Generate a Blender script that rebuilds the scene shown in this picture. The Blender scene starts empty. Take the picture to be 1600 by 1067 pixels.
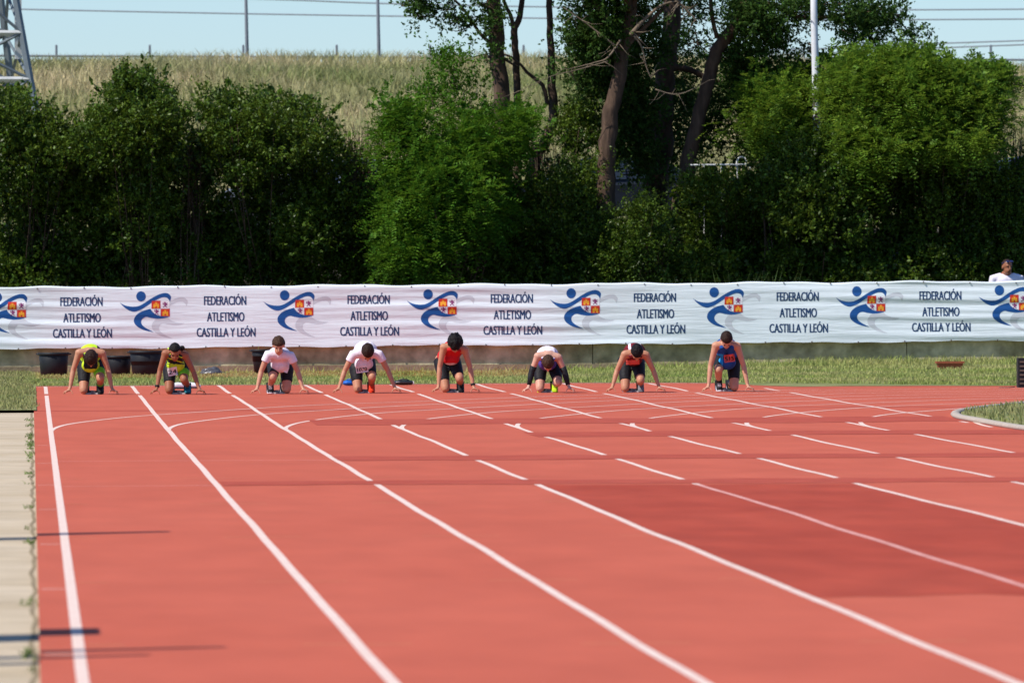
import bpy, bmesh, math, random
import numpy as np
from mathutils import Matrix, Vector
from mathutils.bvhtree import BVHTree

R = math.radians
scene = bpy.context.scene
C = scene.collection

# ------------------------------------------------------------------ camera
FPX = 14800.0                      # focal length in pixels of a 1600 px wide frame (long telephoto)
CAM_H = 1.617
cam_d = bpy.data.cameras.new('camera')
cam = bpy.data.objects.new('camera', cam_d); C.objects.link(cam)
cam_d.sensor_width = 36.0; cam_d.lens = FPX / 1600 * 36.0
cam_d.clip_start = 0.5; cam_d.clip_end = 5000
yaw = math.atan(751.5 / FPX); pitch = math.atan(106.8 / FPX); roll = R(-0.25)
CAMR = (Matrix.Rotation(-yaw, 4, 'Z') @ Matrix.Rotation(math.pi/2 - pitch, 4, 'X') @ Matrix.Rotation(roll, 4, 'Z'))
cam.matrix_world = Matrix.Translation((0, 0, CAM_H)) @ CAMR
cam_d.dof.use_dof = True; cam_d.dof.focus_distance = 114.0; cam_d.dof.aperture_fstop = 8.5
scene.camera = cam

# ------------------------------------------------------------------ sky, sun, exposure
SUN_EL, SUN_FRONT = R(49), R(27)   # elevation; angle in front of the banner's plane (sun stands to the left)
to_sun = Vector((-math.cos(SUN_FRONT)*math.cos(SUN_EL), -math.sin(SUN_FRONT)*math.cos(SUN_EL), math.sin(SUN_EL)))
world = bpy.data.worlds.new('World'); scene.world = world; world.use_nodes = True
wn = world.node_tree; bg = wn.nodes['Background']
sky = wn.nodes.new('ShaderNodeTexSky'); sky.sky_type = 'NISHITA'; sky.sun_disc = False
sky.sun_elevation = SUN_EL
sky.sun_rotation = math.atan2(to_sun.x, to_sun.y)
sky.air_density = 1.0; sky.dust_density = 0.4; sky.ozone_density = 10.0; sky.altitude = 900
wn.links.new(sky.outputs['Color'], bg.inputs['Color']); bg.inputs['Strength'].default_value = 0.128
sun_d = bpy.data.lights.new('sun', 'SUN'); sun_d.energy = 4.6; sun_d.angle = R(0.53); sun_d.color = (1.0, 0.95, 0.87)
sun = bpy.data.objects.new('sun', sun_d); C.objects.link(sun)
sun.rotation_euler = (-to_sun).to_track_quat('-Z', 'Y').to_euler()
vs = scene.view_settings; vs.view_transform = 'Standard'; vs.look = 'None'; vs.gamma = 1.0; vs.exposure = 0.15
vs.use_curve_mapping = False
scene.cycles.max_bounces = 6; scene.cycles.transparent_max_bounces = 4

# ------------------------------------------------------------------ helpers
def P(x, y, Y):
    """point of the photograph (1600 px frame) on the vertical plane that lies Y metres along the track"""
    d = CAMR.to_3x3() @ Vector(((x-800)/FPX, -(y-533.5)/FPX, -1.0))
    t = Y / d.y
    return Vector((d.x*t, Y, CAM_H + d.z*t))

def tag(o, label=None, cat=None, group=None, kind=None):
    if label: o['label'] = label
    if cat: o['category'] = cat
    if group: o['group'] = group
    if kind: o['kind'] = kind
    return o

def link(name, me, m=None, parent=None):
    o = bpy.data.objects.new(name, me); C.objects.link(o)
    if m is not None:
        me.materials.clear(); me.materials.append(m)
    if parent: o.parent = parent
    return o

def empty(name, loc=(0, 0, 0)):
    o = bpy.data.objects.new(name, None); C.objects.link(o); o.location = loc; o.empty_display_size = .2
    return o

def np_mesh(name, V, F, smooth=False):
    V = np.asarray(V, dtype=np.float32); F = np.asarray(F, dtype=np.int32)
    k = F.shape[1]
    me = bpy.data.meshes.new(name)
    me.vertices.add(len(V)); me.vertices.foreach_set('co', V.ravel())
    me.loops.add(F.size); me.loops.foreach_set('vertex_index', F.ravel())
    me.polygons.add(len(F)); me.polygons.foreach_set('loop_start', np.arange(0, F.size, k, dtype=np.int32))
    if smooth: me.polygons.foreach_set('use_smooth', np.ones(len(F), dtype=bool))
    me.update(calc_edges=True)
    return me

class MB:
    """collects simple solids into one mesh"""
    def __init__(s): s.v = []; s.f = []
    def add(s, v, f):
        b = len(s.v); s.v += [tuple(p) for p in v]; s.f += [tuple(i+b for i in q) for q in f]; return s
    def box(s, c, d, M=None):
        x, y, z = d[0]/2, d[1]/2, d[2]/2
        v = [Vector((sx*x, sy*y, sz*z)) for sz in (-1, 1) for sy in (-1, 1) for sx in (-1, 1)]
        if M is not None: v = [M @ p for p in v]
        v = [p + Vector(c) for p in v]
        return s.add(v, [(0, 2, 3, 1), (4, 5, 7, 6), (0, 1, 5, 4), (2, 6, 7, 3), (0, 4, 6, 2), (1, 3, 7, 5)])
    def sweep(s, pts, rad, n=10, side=None, caps=True):
        """tube through pts; rad = list of r or (side radius, other radius); closed rounded ends if caps"""
        pts = [Vector(p) for p in pts]; rad = [(r, r) if not isinstance(r, (tuple, list)) else r for r in rad]
        if caps:
            d0 = (pts[0]-pts[1]).normalized(); d1 = (pts[-1]-pts[-2]).normalized()
            r0, r1 = rad[0], rad[-1]
            k0, k1 = min(r0), min(r1)
            pts = [pts[0]+d0*k0*.95, pts[0]+d0*k0*.65] + pts + [pts[-1]+d1*k1*.65, pts[-1]+d1*k1*.95]
            rad = [(r0[0]*.3, r0[1]*.3), (r0[0]*.76, r0[1]*.76)] + rad + [(r1[0]*.76, r1[1]*.76), (r1[0]*.3, r1[1]*.3)]
        m = len(pts); rings = []; up = None
        for i, p in enumerate(pts):
            t = (pts[min(i+1, m-1)] - pts[max(i-1, 0)]).normalized()
            if side is not None: a = Vector(side)
            elif up is None: a = Vector((1, 0, 0)) if abs(t.x) < .8 else Vector((0, 1, 0))
            else: a = up
            a = (a - t*a.dot(t)).normalized(); up = a
            b = t.cross(a)
            rings.append([p + a*math.cos(q)*rad[i][0] + b*math.sin(q)*rad[i][1] for q in [2*math.pi*j/n for j in range(n)]])
        v = [p for r in rings for p in r]
        f = [(i*n+j, i*n+(j+1) % n, (i+1)*n+(j+1) % n, (i+1)*n+j) for i in range(m-1) for j in range(n)]
        f += [tuple(range(n-1, -1, -1)), tuple((m-1)*n+j for j in range(n))]
        return s.add(v, f)
    def ball(s, c, r, M=None, nu=14, nv=9):
        r = (r, r, r) if not isinstance(r, (tuple, list)) else r
        v = [Vector((0, 0, -r[2]))]
        for i in range(1, nv):
            a = -math.pi/2 + math.pi*i/nv
            v += [Vector((r[0]*math.cos(a)*math.cos(2*math.pi*j/nu), r[1]*math.cos(a)*math.sin(2*math.pi*j/nu), r[2]*math.sin(a))) for j in range(nu)]
        v.append(Vector((0, 0, r[2])))
        f = [(0, 1+(j+1) % nu, 1+j) for j in range(nu)]
        for i in range(nv-2):
            f += [(1+i*nu+j, 1+i*nu+(j+1) % nu, 1+(i+1)*nu+(j+1) % nu, 1+(i+1)*nu+j) for j in range(nu)]
        L = len(v)-1; b = 1+(nv-2)*nu
        f += [(b+j, b+(j+1) % nu, L) for j in range(nu)]
        if M is not None: v = [M @ p for p in v]
        return s.add([p+Vector(c) for p in v], f)
    def lathe(s, c, prof, n=20, sx=1.0, sy=1.0):
        v = []; f = []
        for (r, z) in prof:
            v += [Vector(c)+Vector((r*sx*math.cos(2*math.pi*j/n), r*sy*math.sin(2*math.pi*j/n), z)) for j in range(n)]
        for i in range(len(prof)-1):
            f += [(i*n+j, i*n+(j+1) % n, (i+1)*n+(j+1) % n, (i+1)*n+j) for j in range(n)]
        f.append(tuple(range(n-1, -1, -1)))
        return s.add(v, f)
    def mesh(s, name, smooth=False):
        me = bpy.data.meshes.new(name); me.from_pydata(s.v, [], s.f)
        if smooth: me.polygons.foreach_set('use_smooth', [True]*len(me.polygons))
        me.update(); return me
    def build(s, name, m, parent=None, smooth=False):
        return link(name, s.mesh(name, smooth), m, parent)

def remeshed(mb, name, voxel, it=4):
    """one continuous skin round overlapping solids"""
    o = bpy.data.objects.new('tmp', mb.mesh('tmp')); C.objects.link(o)
    r = o.modifiers.new('r', 'REMESH'); r.mode = 'VOXEL'; r.voxel_size = voxel; r.use_smooth_shade = True
    if it:
        sm = o.modifiers.new('s', 'SMOOTH'); sm.factor = .5; sm.iterations = it
    dg = bpy.context.evaluated_depsgraph_get()
    me = bpy.data.meshes.new_from_object(o.evaluated_get(dg)); me.name = name
    bpy.data.objects.remove(o)
    return me

# ------------------------------------------------------------------ materials
def mat(name, col, rough=.8, var=0.0, scale=3.0, col2=None, bump=0.0, bscale=60.0, island=0.0, transl=0.0, spec=.3, metal=0.0, stretch=None, detail=5.0):
    m = bpy.data.materials.new(name); m.use_nodes = True
    nt = m.node_tree; N = nt.nodes; L = nt.links
    b = N['Principled BSDF']; b.inputs['Roughness'].default_value = rough
    b.inputs['Specular IOR Level'].default_value = spec; b.inputs['Metallic'].default_value = metal
    c4 = (*col, 1)
    out = None
    tc = N.new('ShaderNodeTexCoord'); vec = tc.outputs['Object']
    if stretch:
        mp = N.new('ShaderNodeMapping'); mp.inputs['Scale'].default_value = stretch
        L.new(vec, mp.inputs['Vector']); vec = mp.outputs['Vector']
    if col2 is not None:
        nz = N.new('ShaderNodeTexNoise'); nz.inputs['Scale'].default_value = scale; nz.inputs['Detail'].default_value = detail
        L.new(vec, nz.inputs['Vector'])
        rp = N.new('ShaderNodeValToRGB'); rp.color_ramp.elements[0].position = .35; rp.color_ramp.elements[1].position = .65
        rp.color_ramp.elements[0].color = c4; rp.color_ramp.elements[1].color = (*col2, 1)
        L.new(nz.outputs['Fac'], rp.inputs['Fac']); out = rp.outputs['Color']
    if island > 0:
        g = N.new('ShaderNodeNewGeometry'); hs = N.new('ShaderNodeHueSaturation')
        mr = N.new('ShaderNodeMapRange'); mr.inputs['To Min'].default_value = 1-island; mr.inputs['To Max'].default_value = 1+island
        L.new(g.outputs['Random Per Island'], mr.inputs['Value']); L.new(mr.outputs['Result'], hs.inputs['Value'])
        mh = N.new('ShaderNodeMapRange'); mh.inputs['To Min'].default_value = .485; mh.inputs['To Max'].default_value = .515
        w = N.new('ShaderNodeMath'); w.operation = 'FRACT'; w2 = N.new('ShaderNodeMath'); w2.operation = 'MULTIPLY'; w2.inputs[1].default_value = 17.3
        L.new(g.outputs['Random Per Island'], w2.inputs[0]); L.new(w2.outputs[0], w.inputs[0]); L.new(w.outputs[0], mh.inputs['Value'])
        L.new(mh.outputs['Result'], hs.inputs['Hue'])
        if out: L.new(out, hs.inputs['Color'])
        else: hs.inputs['Color'].default_value = c4
        out = hs.outputs['Color']
    if var > 0:
        n2 = N.new('ShaderNodeTexNoise'); n2.inputs['Scale'].default_value = scale*4; n2.inputs['Detail'].default_value = 6
        L.new(vec, n2.inputs['Vector'])
        mr2 = N.new('ShaderNodeMapRange'); mr2.inputs['From Min'].default_value = .3; mr2.inputs['From Max'].default_value = .7
        mr2.inputs['To Min'].default_value = 1-var; mr2.inputs['To Max'].default_value = 1+var
        L.new(n2.outputs['Fac'], mr2.inputs['Value'])
        h2 = N.new('ShaderNodeHueSaturation'); L.new(mr2.outputs['Result'], h2.inputs['Value'])
        if out: L.new(out, h2.inputs['Color'])
        else: h2.inputs['Color'].default_value = c4
        out = h2.outputs['Color']
    if out: L.new(out, b.inputs['Base Color'])
    else: b.inputs['Base Color'].default_value = c4
    if bump > 0:
        n3 = N.new('ShaderNodeTexNoise'); n3.inputs['Scale'].default_value = bscale; n3.inputs['Detail'].default_value = 4
        L.new(vec, n3.inputs['Vector'])
        bp = N.new('ShaderNodeBump'); bp.inputs['Strength'].default_value = bump; bp.inputs['Distance'].default_value = .02
        L.new(n3.outputs['Fac'], bp.inputs['Height']); L.new(bp.outputs['Normal'], b.inputs['Normal'])
    if transl > 0:
        tr = N.new('ShaderNodeBsdfTranslucent'); mx = N.new('ShaderNodeMixShader'); mx.inputs['Fac'].default_value = transl
        if out:
            hb = N.new('ShaderNodeHueSaturation'); hb.inputs['Value'].default_value = 1.3; hb.inputs['Hue'].default_value = .485
            L.new(out, hb.inputs['Color']); L.new(hb.outputs['Color'], tr.inputs['Color'])
        else: tr.inputs['Color'].default_value = c4
        L.new(b.outputs['BSDF'], mx.inputs[1]); L.new(tr.outputs['BSDF'], mx.inputs[2])
        L.new(mx.outputs['Shader'], N['Material Output'].inputs['Surface'])
    return m

M = {}
M['track'] = mat('track_rubber', (.500, .106, .060), .9, var=.06, scale=.5, col2=(.525, .116, .067), bump=.25, bscale=90, spec=.15, stretch=(1, .25, 1))
M['track_dark'] = mat('track_rubber_new', (.37, .054, .027), .9, var=.10, scale=.6, col2=(.41, .067, .035), bump=.25, bscale=90, spec=.15, stretch=(1, .25, 1))
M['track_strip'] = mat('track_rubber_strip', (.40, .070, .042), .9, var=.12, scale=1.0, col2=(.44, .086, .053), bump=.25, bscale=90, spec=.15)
M['line'] = mat('line_paint', (.83, .67, .58), .7, var=.10, scale=5, col2=(.76, .53, .44), detail=9, spec=.2)
M['line_faint'] = mat('line_paint_thin', (.66, .30, .25), .8, var=.1, scale=1.2, col2=(.72, .38, .33), spec=.2)
M['tick'] = mat('tick_paint', (.58, .20, .09), .8, var=.1, scale=2)
M['concrete'] = mat('path_concrete', (.49, .385, .25), .9, var=.10, scale=.5, col2=(.58, .47, .33), bump=.2, bscale=40)
M['soil'] = mat('soil', (.13, .12, .06), .95, var=.2, scale=1.0, col2=(.20, .17, .09), bump=.4, bscale=12)
M['joint_soil'] = mat('joint_soil', (.24, .18, .10), .95, var=.3, scale=3, col2=(.34, .27, .17))
M['lawn'] = mat('lawn_soil', (.16, .19, .05), .95, var=.2, scale=.6, col2=(.27, .25, .10), bump=.5, bscale=25)
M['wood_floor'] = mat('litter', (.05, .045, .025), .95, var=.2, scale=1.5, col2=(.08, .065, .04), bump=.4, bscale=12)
M['asphalt'] = mat('asphalt', (.06, .06, .06), .9, var=.1, scale=2)
M['grass_blade'] = mat('grass_blade', (.24, .31, .065), .7, scale=.45, col2=(.42, .40, .15), island=.35, transl=.3)
M['grass_dry'] = mat('grass_dry', (.34, .30, .13), .8, scale=.45, col2=(.24, .27, .08), island=.3, transl=.3)
M['hill'] = mat('hill_soil', (.30, .26, .13), .95, var=.2, scale=.15, col2=(.22, .23, .09))
M['hill_grass'] = mat('hill_grass', (.50, .42, .235), .8, scale=.28, col2=(.20, .235, .075), island=.4, transl=.25)
M['wall'] = mat('wall_concrete', (.30, .255, .13), .9, var=.3, scale=1.3, col2=(.54, .46, .28), bump=.4, bscale=25)
M['wall_foot'] = mat('wall_footing', (.20, .15, .095), .95, var=.2, scale=1.5, col2=(.28, .22, .14), bump=.5, bscale=20)
M['black_plastic'] = mat('black_plastic', (.014, .016, .019), .55, var=.2, scale=2, spec=.25)
M['terracotta'] = mat('terracotta_plastic', (.33, .085, .04), .7, var=.15, scale=6)
M['leaf'] = mat('leaf_dark', (.050, .098, .010), .42, island=.6, transl=.3, spec=.22, scale=.9, col2=(.092, .145, .014))
M['leaf_locust'] = mat('leaf_locust', (.105, .205, .020), .5, island=.45, transl=.4, spec=.15, scale=.9, col2=(.165, .265, .028))
M['leaf_locust_deep'] = mat('leaf_locust_deep', (.062, .15, .013), .55, island=.4, transl=.38, spec=.12, scale=.9, col2=(.095, .205, .016))
M['leaf_tree'] = mat('leaf_tree', (.045, .095, .016), .6, island=.4, transl=.3, spec=.12)
M['leaf_weed'] = mat('leaf_weed', (.16, .22, .06), .6, island=.4, transl=.35)
M['leaf_dead'] = mat('leaf_dead', (.10, .065, .045), .9, island=.4)
M['bark'] = mat('bark', (.060, .038, .026), .95, var=.35, scale=3, col2=(.11, .068, .046), bump=1.0, bscale=14, stretch=(1, 1, .25))
M['bark_dead'] = mat('bark_dead', (.22, .17, .12), .95, var=.2, scale=5, col2=(.14, .105, .075))
M['steel'] = mat('galvanised_steel', (.15, .18, .20), .55, var=.1, scale=2, metal=.3)
M['steel_pale'] = mat('pale_steel', (.55, .56, .54), .6, var=.1, scale=2)
M['pole_grey'] = mat('pole_grey', (.20, .22, .25), .6, var=.1)
M['white_paint'] = mat('white_paint', (.78, .78, .77), .5, var=.04, scale=4)
M['wire'] = mat('wire', (.30, .33, .37), .6, var=.05)
M['kerb'] = mat('kerb_concrete', (.42, .36, .30), .9, var=.12, scale=3)
M['car_dark'] = mat('car_paint_dark', (.018, .022, .030), .35, var=.05, spec=.3)
M['car_silver'] = mat('car_paint_silver', (.35, .37, .40), .3, var=.04, spec=.6, metal=.4)
M['car_white'] = mat('car_paint_white', (.78, .78, .78), .3, var=.03, spec=.6)
M['car_blue'] = mat('car_paint_blue', (.05, .07, .16), .3, var=.04, spec=.6)
M['glass'] = mat('car_glass', (.02, .025, .03), .08, var=.02, spec=.8)
M['tyre'] = mat('tyre', (.02, .02, .02), .8, var=.1)
M['lamp_red'] = mat('tail_lamp', (.5, .03, .02), .3, var=.05)
M['rust'] = mat('rust', (.12, .09, .07), .8, var=.2)

# ------------------------------------------------------------------ ground shape
LW = 1.22
X1 = 0.20                                  # outermost lane line (left in the picture)
LX = [X1 + LW*k for k in range(9)]         # the nine lane lines of the straight
YT = 98.0                                  # where the bend leaves the straight
RIN = 36.5                                 # radius of the innermost line
CX = LX[8] + RIN                           # centre of the bend
def smooth(a, b, x):
    t = np.clip((np.asarray(x, float)-a)/(b-a), 0, 1); return t*t*(3-2*t)
def gz(x, y):
    """height of the ground the track lies on"""
    x = np.asarray(x, float); y = np.asarray(y, float)
    z = .0013*np.maximum(0, y-99)*(1-smooth(9, 14, x)) - .02*smooth(11, 15, x)*smooth(110, 140, y)
    z = z + .0024*np.sin(y*.62+x*.35+.6)*np.sin(x*.9-y*.11+1.1) + .0018*np.sin(y*1.07-x*.5) + .0022*np.sin(y*.31+1.3*x)
    return z
def sheet(name, xs, ys, off, m, zf=gz):
    """grid over xs by ys lying on the ground; xs may be a function of y giving a row"""
    ys = np.asarray(ys, float)
    rows = [np.asarray(xs(y) if callable(xs) else xs, float) for y in ys]
    n = len(rows[0])
    V = [(x, y, float(zz)+off) for r, y in zip(rows, ys) for x, zz in zip(r, zf(r, y))]
    F = [(i*n+j, i*n+j+1, (i+1)*n+j+1, (i+1)*n+j) for i in range(len(ys)-1) for j in range(n-1)]
    return link(name, np_mesh(name, V, F, True), m)
def strip_along(pts, w, off, zf=gz):
    """ribbon of width w on the ground through pts -> verts, faces"""
    pts = np.asarray(pts, float); d = np.gradient(pts, axis=0); d /= np.linalg.norm(d, axis=1)[:, None]
    nrm = np.stack([-d[:, 1], d[:, 0]], 1)
    a = pts+nrm*w/2; b = pts-nrm*w/2
    V = []
    for p, q in zip(a, b): V += [(p[0], p[1], float(zf(p[0], p[1]))+off), (q[0], q[1], float(zf(q[0], q[1]))+off)]
    F = [(2*i, 2*i+1, 2*i+3, 2*i+2) for i in range(len(pts)-1)]
    return V, F
def ribbon(name, pts, w, off, m, parent=None):
    V, F = strip_along(pts, w, off)
    return link(name, np_mesh(name, V, F), m, parent)

# terrain: flat field, bank behind the wall, car park, then the road embankment
def terrain_z(y):
    return -.12 + .10*smooth(135, 150, y) + 2.3*smooth(153.5, 168, y)
ysT = np.concatenate([np.linspace(-60, 20, 9), np.linspace(30, 150, 25), np.linspace(151, 170, 30), np.linspace(172, 196, 8)])
tag(sheet('ground', np.linspace(-500, 520, 60), ysT, 0, M['soil'], lambda x, y: terrain_z(y)+0*x), kind='structure')
def hill_z(x, y):
    x = np.asarray(x, float)
    return terrain_z(196) + (4.36+.10*np.sin(x*.13+1)+.05*np.sin(x*.47))*smooth(196, 236, y) + .12*np.sin(x*.31+.5*y)*smooth(198, 210, y) - 1.35*smooth(240, 243, y)*(1-smooth(262, 275, y))
ysH = np.concatenate([np.linspace(196, 240, 34), [241, 242, 243, 250, 262, 268, 275, 300, 500, 1200, 4000]])
tag(sheet('embankment', np.concatenate([[-2500, -300], np.linspace(-40, 60, 90), [300, 2500]]), ysH, 0, M['hill'], hill_z), kind='structure')
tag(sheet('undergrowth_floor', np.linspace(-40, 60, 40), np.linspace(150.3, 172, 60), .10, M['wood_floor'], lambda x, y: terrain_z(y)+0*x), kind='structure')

# track
track = tag(sheet('running_track', np.concatenate([[.03], np.arange(.5, 30, .5)]), np.arange(14, 160, .5), 0, M['track']), kind='structure')
# concrete path and grass verge on the left
def path_z(x, y): return gz(0*np.asarray(x)+.03, y) - .022
path = tag(sheet('concrete_path', np.linspace(-6, .06, 13), np.arange(14, 112.1, .5), 0, M['concrete'], path_z), kind='structure')
for i, y in enumerate(np.arange(20, 112, 9.1)):
    jn = ribbon('path_joint', [(-6, y), (-3, y+.02), (-.02, y)], .010, -.0185, M['asphalt'], path)
tag(sheet('grass_verge', np.linspace(-30, .06, 40), np.concatenate([[111.7], np.arange(112.2, 150.4, .6)]), .012, M['lawn'], lambda x, y: gz(0*np.asarray(x)+.06, y)), kind='structure')

# painted lines: lane lines of the straight, and the lanes of the bend that leave it
def add_line(pts, w=.052, off=.0010, m='line', name='lane_line'):
    return ribbon(name, pts, w, off, M[m], track)
for k, x in enumerate(LX):
    y1 = 134.0 if k < 8 else 128.5
    for (a, b) in ((14, 124.4), (126.0, y1)):
        if k == 8: a = 100.5 if a < 100 else a
        add_line([(x, yy) for yy in np.arange(a, b+.01, .4)])
def bend(r, a0, a1, n=90):
    return [(CX - r*math.cos(a), YT + r*math.sin(a)) for a in np.linspace(a0, a1, n)]
for k in range(9):
    r = RIN + LW*(8-k)
    add_line(bend(r, 0.0, .95), w=.05, off=.0014, name='bend_line')
ribbon('chute_edge_line', [(x, 134.15) for x in np.arange(.05, 9.9, .4)], .12, .0010, M['line'], track)
# repaired strips, a thin darker strip and the re-laid patch over lanes four and five
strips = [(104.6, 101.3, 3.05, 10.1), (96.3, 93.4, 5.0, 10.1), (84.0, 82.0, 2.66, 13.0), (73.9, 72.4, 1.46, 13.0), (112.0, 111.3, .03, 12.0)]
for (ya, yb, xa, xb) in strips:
    thin_strip = ya-yb < 1  # the thin darker strip, laid below the line paint
    o = sheet('cross_strip', np.linspace(xa, xb, 60), np.linspace(yb, ya, 8), .0005 if thin_strip else .0022, M['track_strip']); o.parent = track
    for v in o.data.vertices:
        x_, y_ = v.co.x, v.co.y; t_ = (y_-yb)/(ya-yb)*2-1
        v.co.y += t_*(.10*math.sin(x_*2.7+ya)+.07*math.sin(x_*7.1))*(.5 if thin_strip else 1); v.co.z += float(gz(x_, v.co.y)-gz(x_, y_))
o = sheet('relaid_patch', np.linspace(LX[3]+.03, LX[5]-.03, 12), np.arange(46.9, 72.5, .4), .0018, M['track_dark']); o.parent = track
for v in o.data.vertices:
    if v.co.y < 47.2: v.co.y += .28*math.sin(v.co.x*3.1)+.15*math.sin(v.co.x*8.3); v.co.z = float(gz(v.co.x, v.co.y))+.0018
add_line([(LX[4], yy) for yy in np.arange(46.9, 72.4, .4)], w=.045, off=.0027, m='line_faint', name='worn_lane_line')
# distance ticks at the edge and hurdle ticks on the lane lines
for y in (696, 723, 757, 796, 848, 920, 1021):
    Y = CAM_H*FPX/(y-430.0)
    add_line([(.05, Y), (.10, Y), (X1-.03, Y)], w=.05, m='line', name='edge_tick')
for Y in (84.0, 75.4, 66.9, 58.4, 49.9, 41.4):
    for k in range(1, 6):
        for s in (-1, 1):
            add_line([(LX[k]+s*.04, Y), (LX[k]+s*.15, Y), (LX[k]+s*.24, Y)], w=.05, m='tick', name='hurdle_tick')
    add_line([(LX[0]+.04, Y), (LX[0]+.2, Y)], w=.05, m='tick', name='hurdle_tick')
for (y, xa, xb) in ((719.5, X1+.03, 3.3), (758.5, X1+.03, 2.0)):
    Y = CAM_H*FPX/(y-429.0)
    add_line([(xx, Y) for xx in np.linspace(xa, xb, 12)], w=.05, m='line_faint', name='thin_cross_line')

# grass behind the track up to the wall
def back_edge(x):
    r = RIN + LW*8 + 1.0
    yb = YT + 1.8 + math.sqrt(max(0, r*r - (CX-x)**2)) if abs(CX-x) < r else YT
    t = float(smooth(9.6, 10.6, x))
    return (1-t)*134.5 + t*yb
def back_z(x, y):
    x = np.asarray(x, float); y = np.asarray(y, float)
    t = np.clip((y-135)/15.0, 0, 1)
    return gz(x, y)*(1-t) + t*(.045 + .14*smooth(7, 14, x)) + .004
xsB = np.concatenate([np.linspace(.0, 9.5, 40), np.linspace(9.6, 10.7, 14), np.linspace(11, 34, 60)])
Vb = []; nb = 18
for i, x in enumerate(xsB):
    e = back_edge(x) + .10*math.sin(x*5.1)+.08*math.sin(x*11.7)
    for j in range(nb):
        yy = e + (150.2-e)*j/(nb-1)
        Vb.append((x, yy, float(back_z(x, yy))))
Fb = [(i*nb+j, (i+1)*nb+j, (i+1)*nb+j+1, i*nb+j+1) for i in range(len(xsB)-1) for j in range(nb-1)]
tag(link('grass_bank', np_mesh('grass_bank', Vb, Fb, True), M['lawn']), kind='structure')

# infield with its rounded kerb
def in_x(y):
    xk = LX[8] + .12
    r = RIN - .12
    L = max(0, y-YT-3.3)
    return xk + (r - math.sqrt(r*r-L*L) if L < r else r)
ysI = np.concatenate([np.linspace(60, 98, 30), np.linspace(98.5, 130, 70)])
# the infield corner is cut round where the bend's kerb meets the straight
def in_edge(y):
    c = 103.2
    return in_x(y)
tag(sheet('infield_grass', lambda y: np.linspace(in_x(y)+.06, in_x(y)+26, 30), ysI, .035, M['lawn']), kind='structure')

# ------------------------------------------------------------------ grass blades
rng = np.random.default_rng(11)
def blades(name, pts, h, w, m, lean=.35, parent=None):
    """one bent blade (two faces) at every point"""
    n = len(pts); a = rng.uniform(0, 2*np.pi, n); H = h*rng.uniform(.45, 1.25, n); W = w*rng.uniform(.7, 1.3, n)
    side = np.stack([np.cos(a), np.sin(a), np.zeros(n)], 1)
    ld = rng.normal(0, lean, (n, 2))
    mid = pts + np.stack([ld[:, 0]*H*.35, ld[:, 1]*H*.35, H*.55], 1)
    tip = pts + np.stack([ld[:, 0]*H*1.1, ld[:, 1]*H*1.1, H], 1)
    V = np.stack([pts-side*W[:, None], pts+side*W[:, None], mid+side*W[:, None]*.7, mid-side*W[:, None]*.7, tip], 1).reshape(-1, 3)
    b = np.arange(n)*5
    F = np.concatenate([np.stack([b, b+1, b+2], 1), np.stack([b, b+2, b+3], 1), np.stack([b+3, b+2, b+4], 1)])
    return link(name, np_mesh(name, V, F), m, parent)
def scatter(n, x0, x1, y0, y1, zf, keep=None, clump=0.0):
    x = rng.uniform(x0, x1, n); y = rng.uniform(y0, y1, n)
    if keep is not None:
        k = keep(x, y); x, y = x[k], y[k]
    if clump:
        d = np.sin(x*2.3+np.sin(y*1.7)*2)*np.sin(y*.9+x*.7)+np.sin(x*5.1-y*1.3)*.5
        k = rng.uniform(-1.2, 1.2, len(x)) < d*clump+.35; x, y = x[k], y[k]
    return np.stack([x, y, zf(x, y)], 1)
edge_v = np.vectorize(back_edge)
pts = scatter(110000, -.1, 19, 134.3, 150, back_z, lambda x, y: y > edge_v(x)+.05*np.sin(x*7), clump=.5)
tag(blades('short_grass', pts, .05, .008, M['grass_blade']), 'uneven green grass between the track and the concrete wall', 'grass', kind='stuff')
pts = scatter(9000, .3, 19, 147.4, 149.85, back_z, lambda x, y: rng.uniform(0, 1, len(x)) < .25+.75*smooth(7, 12, x), clump=.9)
tag(blades('tall_grass', pts, .11, .009, M['grass_blade'], .3), 'taller tufts of grass along the foot of the wall', 'grass', kind='stuff')
pts = scatter(26000, -3.2, .10, 111.75, 149.8, lambda x, y: gz(0*x+.06, y)+.012, lambda x, y: x < .02+.09*np.sin(y*1.9)*np.sin(y*.7), clump=.4)
tag(blades('verge_grass', pts, .05, .008, M['grass_dry']), 'dry yellowish grass left of the track beyond the concrete path', 'grass', kind='stuff')
inx_v = np.vectorize(in_x)
pts = scatter(26000, 10.1, 17, 90, 122, lambda x, y: gz(x, y)+.035, lambda x, y: x > inx_v(y)+.07, clump=.4)
tag(blades('infield_blades', pts, .06, .008, M['grass_dry']), 'dry grass inside the kerb at the right edge', 'grass', kind='stuff')
ribbon('soil_joint', [(.005+.008*math.sin(yy*1.3)+.006*math.sin(yy*3.1), yy) for yy in np.arange(14, 112, .5)], .022, -.0195, M['joint_soil'], path)
# weeds in the joint between path and track
cl = []
for y in np.concatenate([rng.uniform(38, 110, 22), rng.normal(96, 1.2, 7), rng.normal(91.5, .8, 6), rng.normal(85, 1.2, 5), [103.2, 103, 78, 58, 57.6, 41, 40.6, 40.8]]):
    n = int(rng.integers(4, 16)); s = rng.uniform(.015, .05)
    x = rng.normal(-.015, s*.6, n); yy = rng.normal(y, s*3, n)
    cl.append(np.stack([x, yy, gz(0*x+.03, yy)-.02], 1))
tag(blades('joint_weeds', np.concatenate(cl), .03, .005, M['leaf_weed'], .8), 'small weeds along the joint of path and track', 'weeds', kind='stuff')
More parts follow.
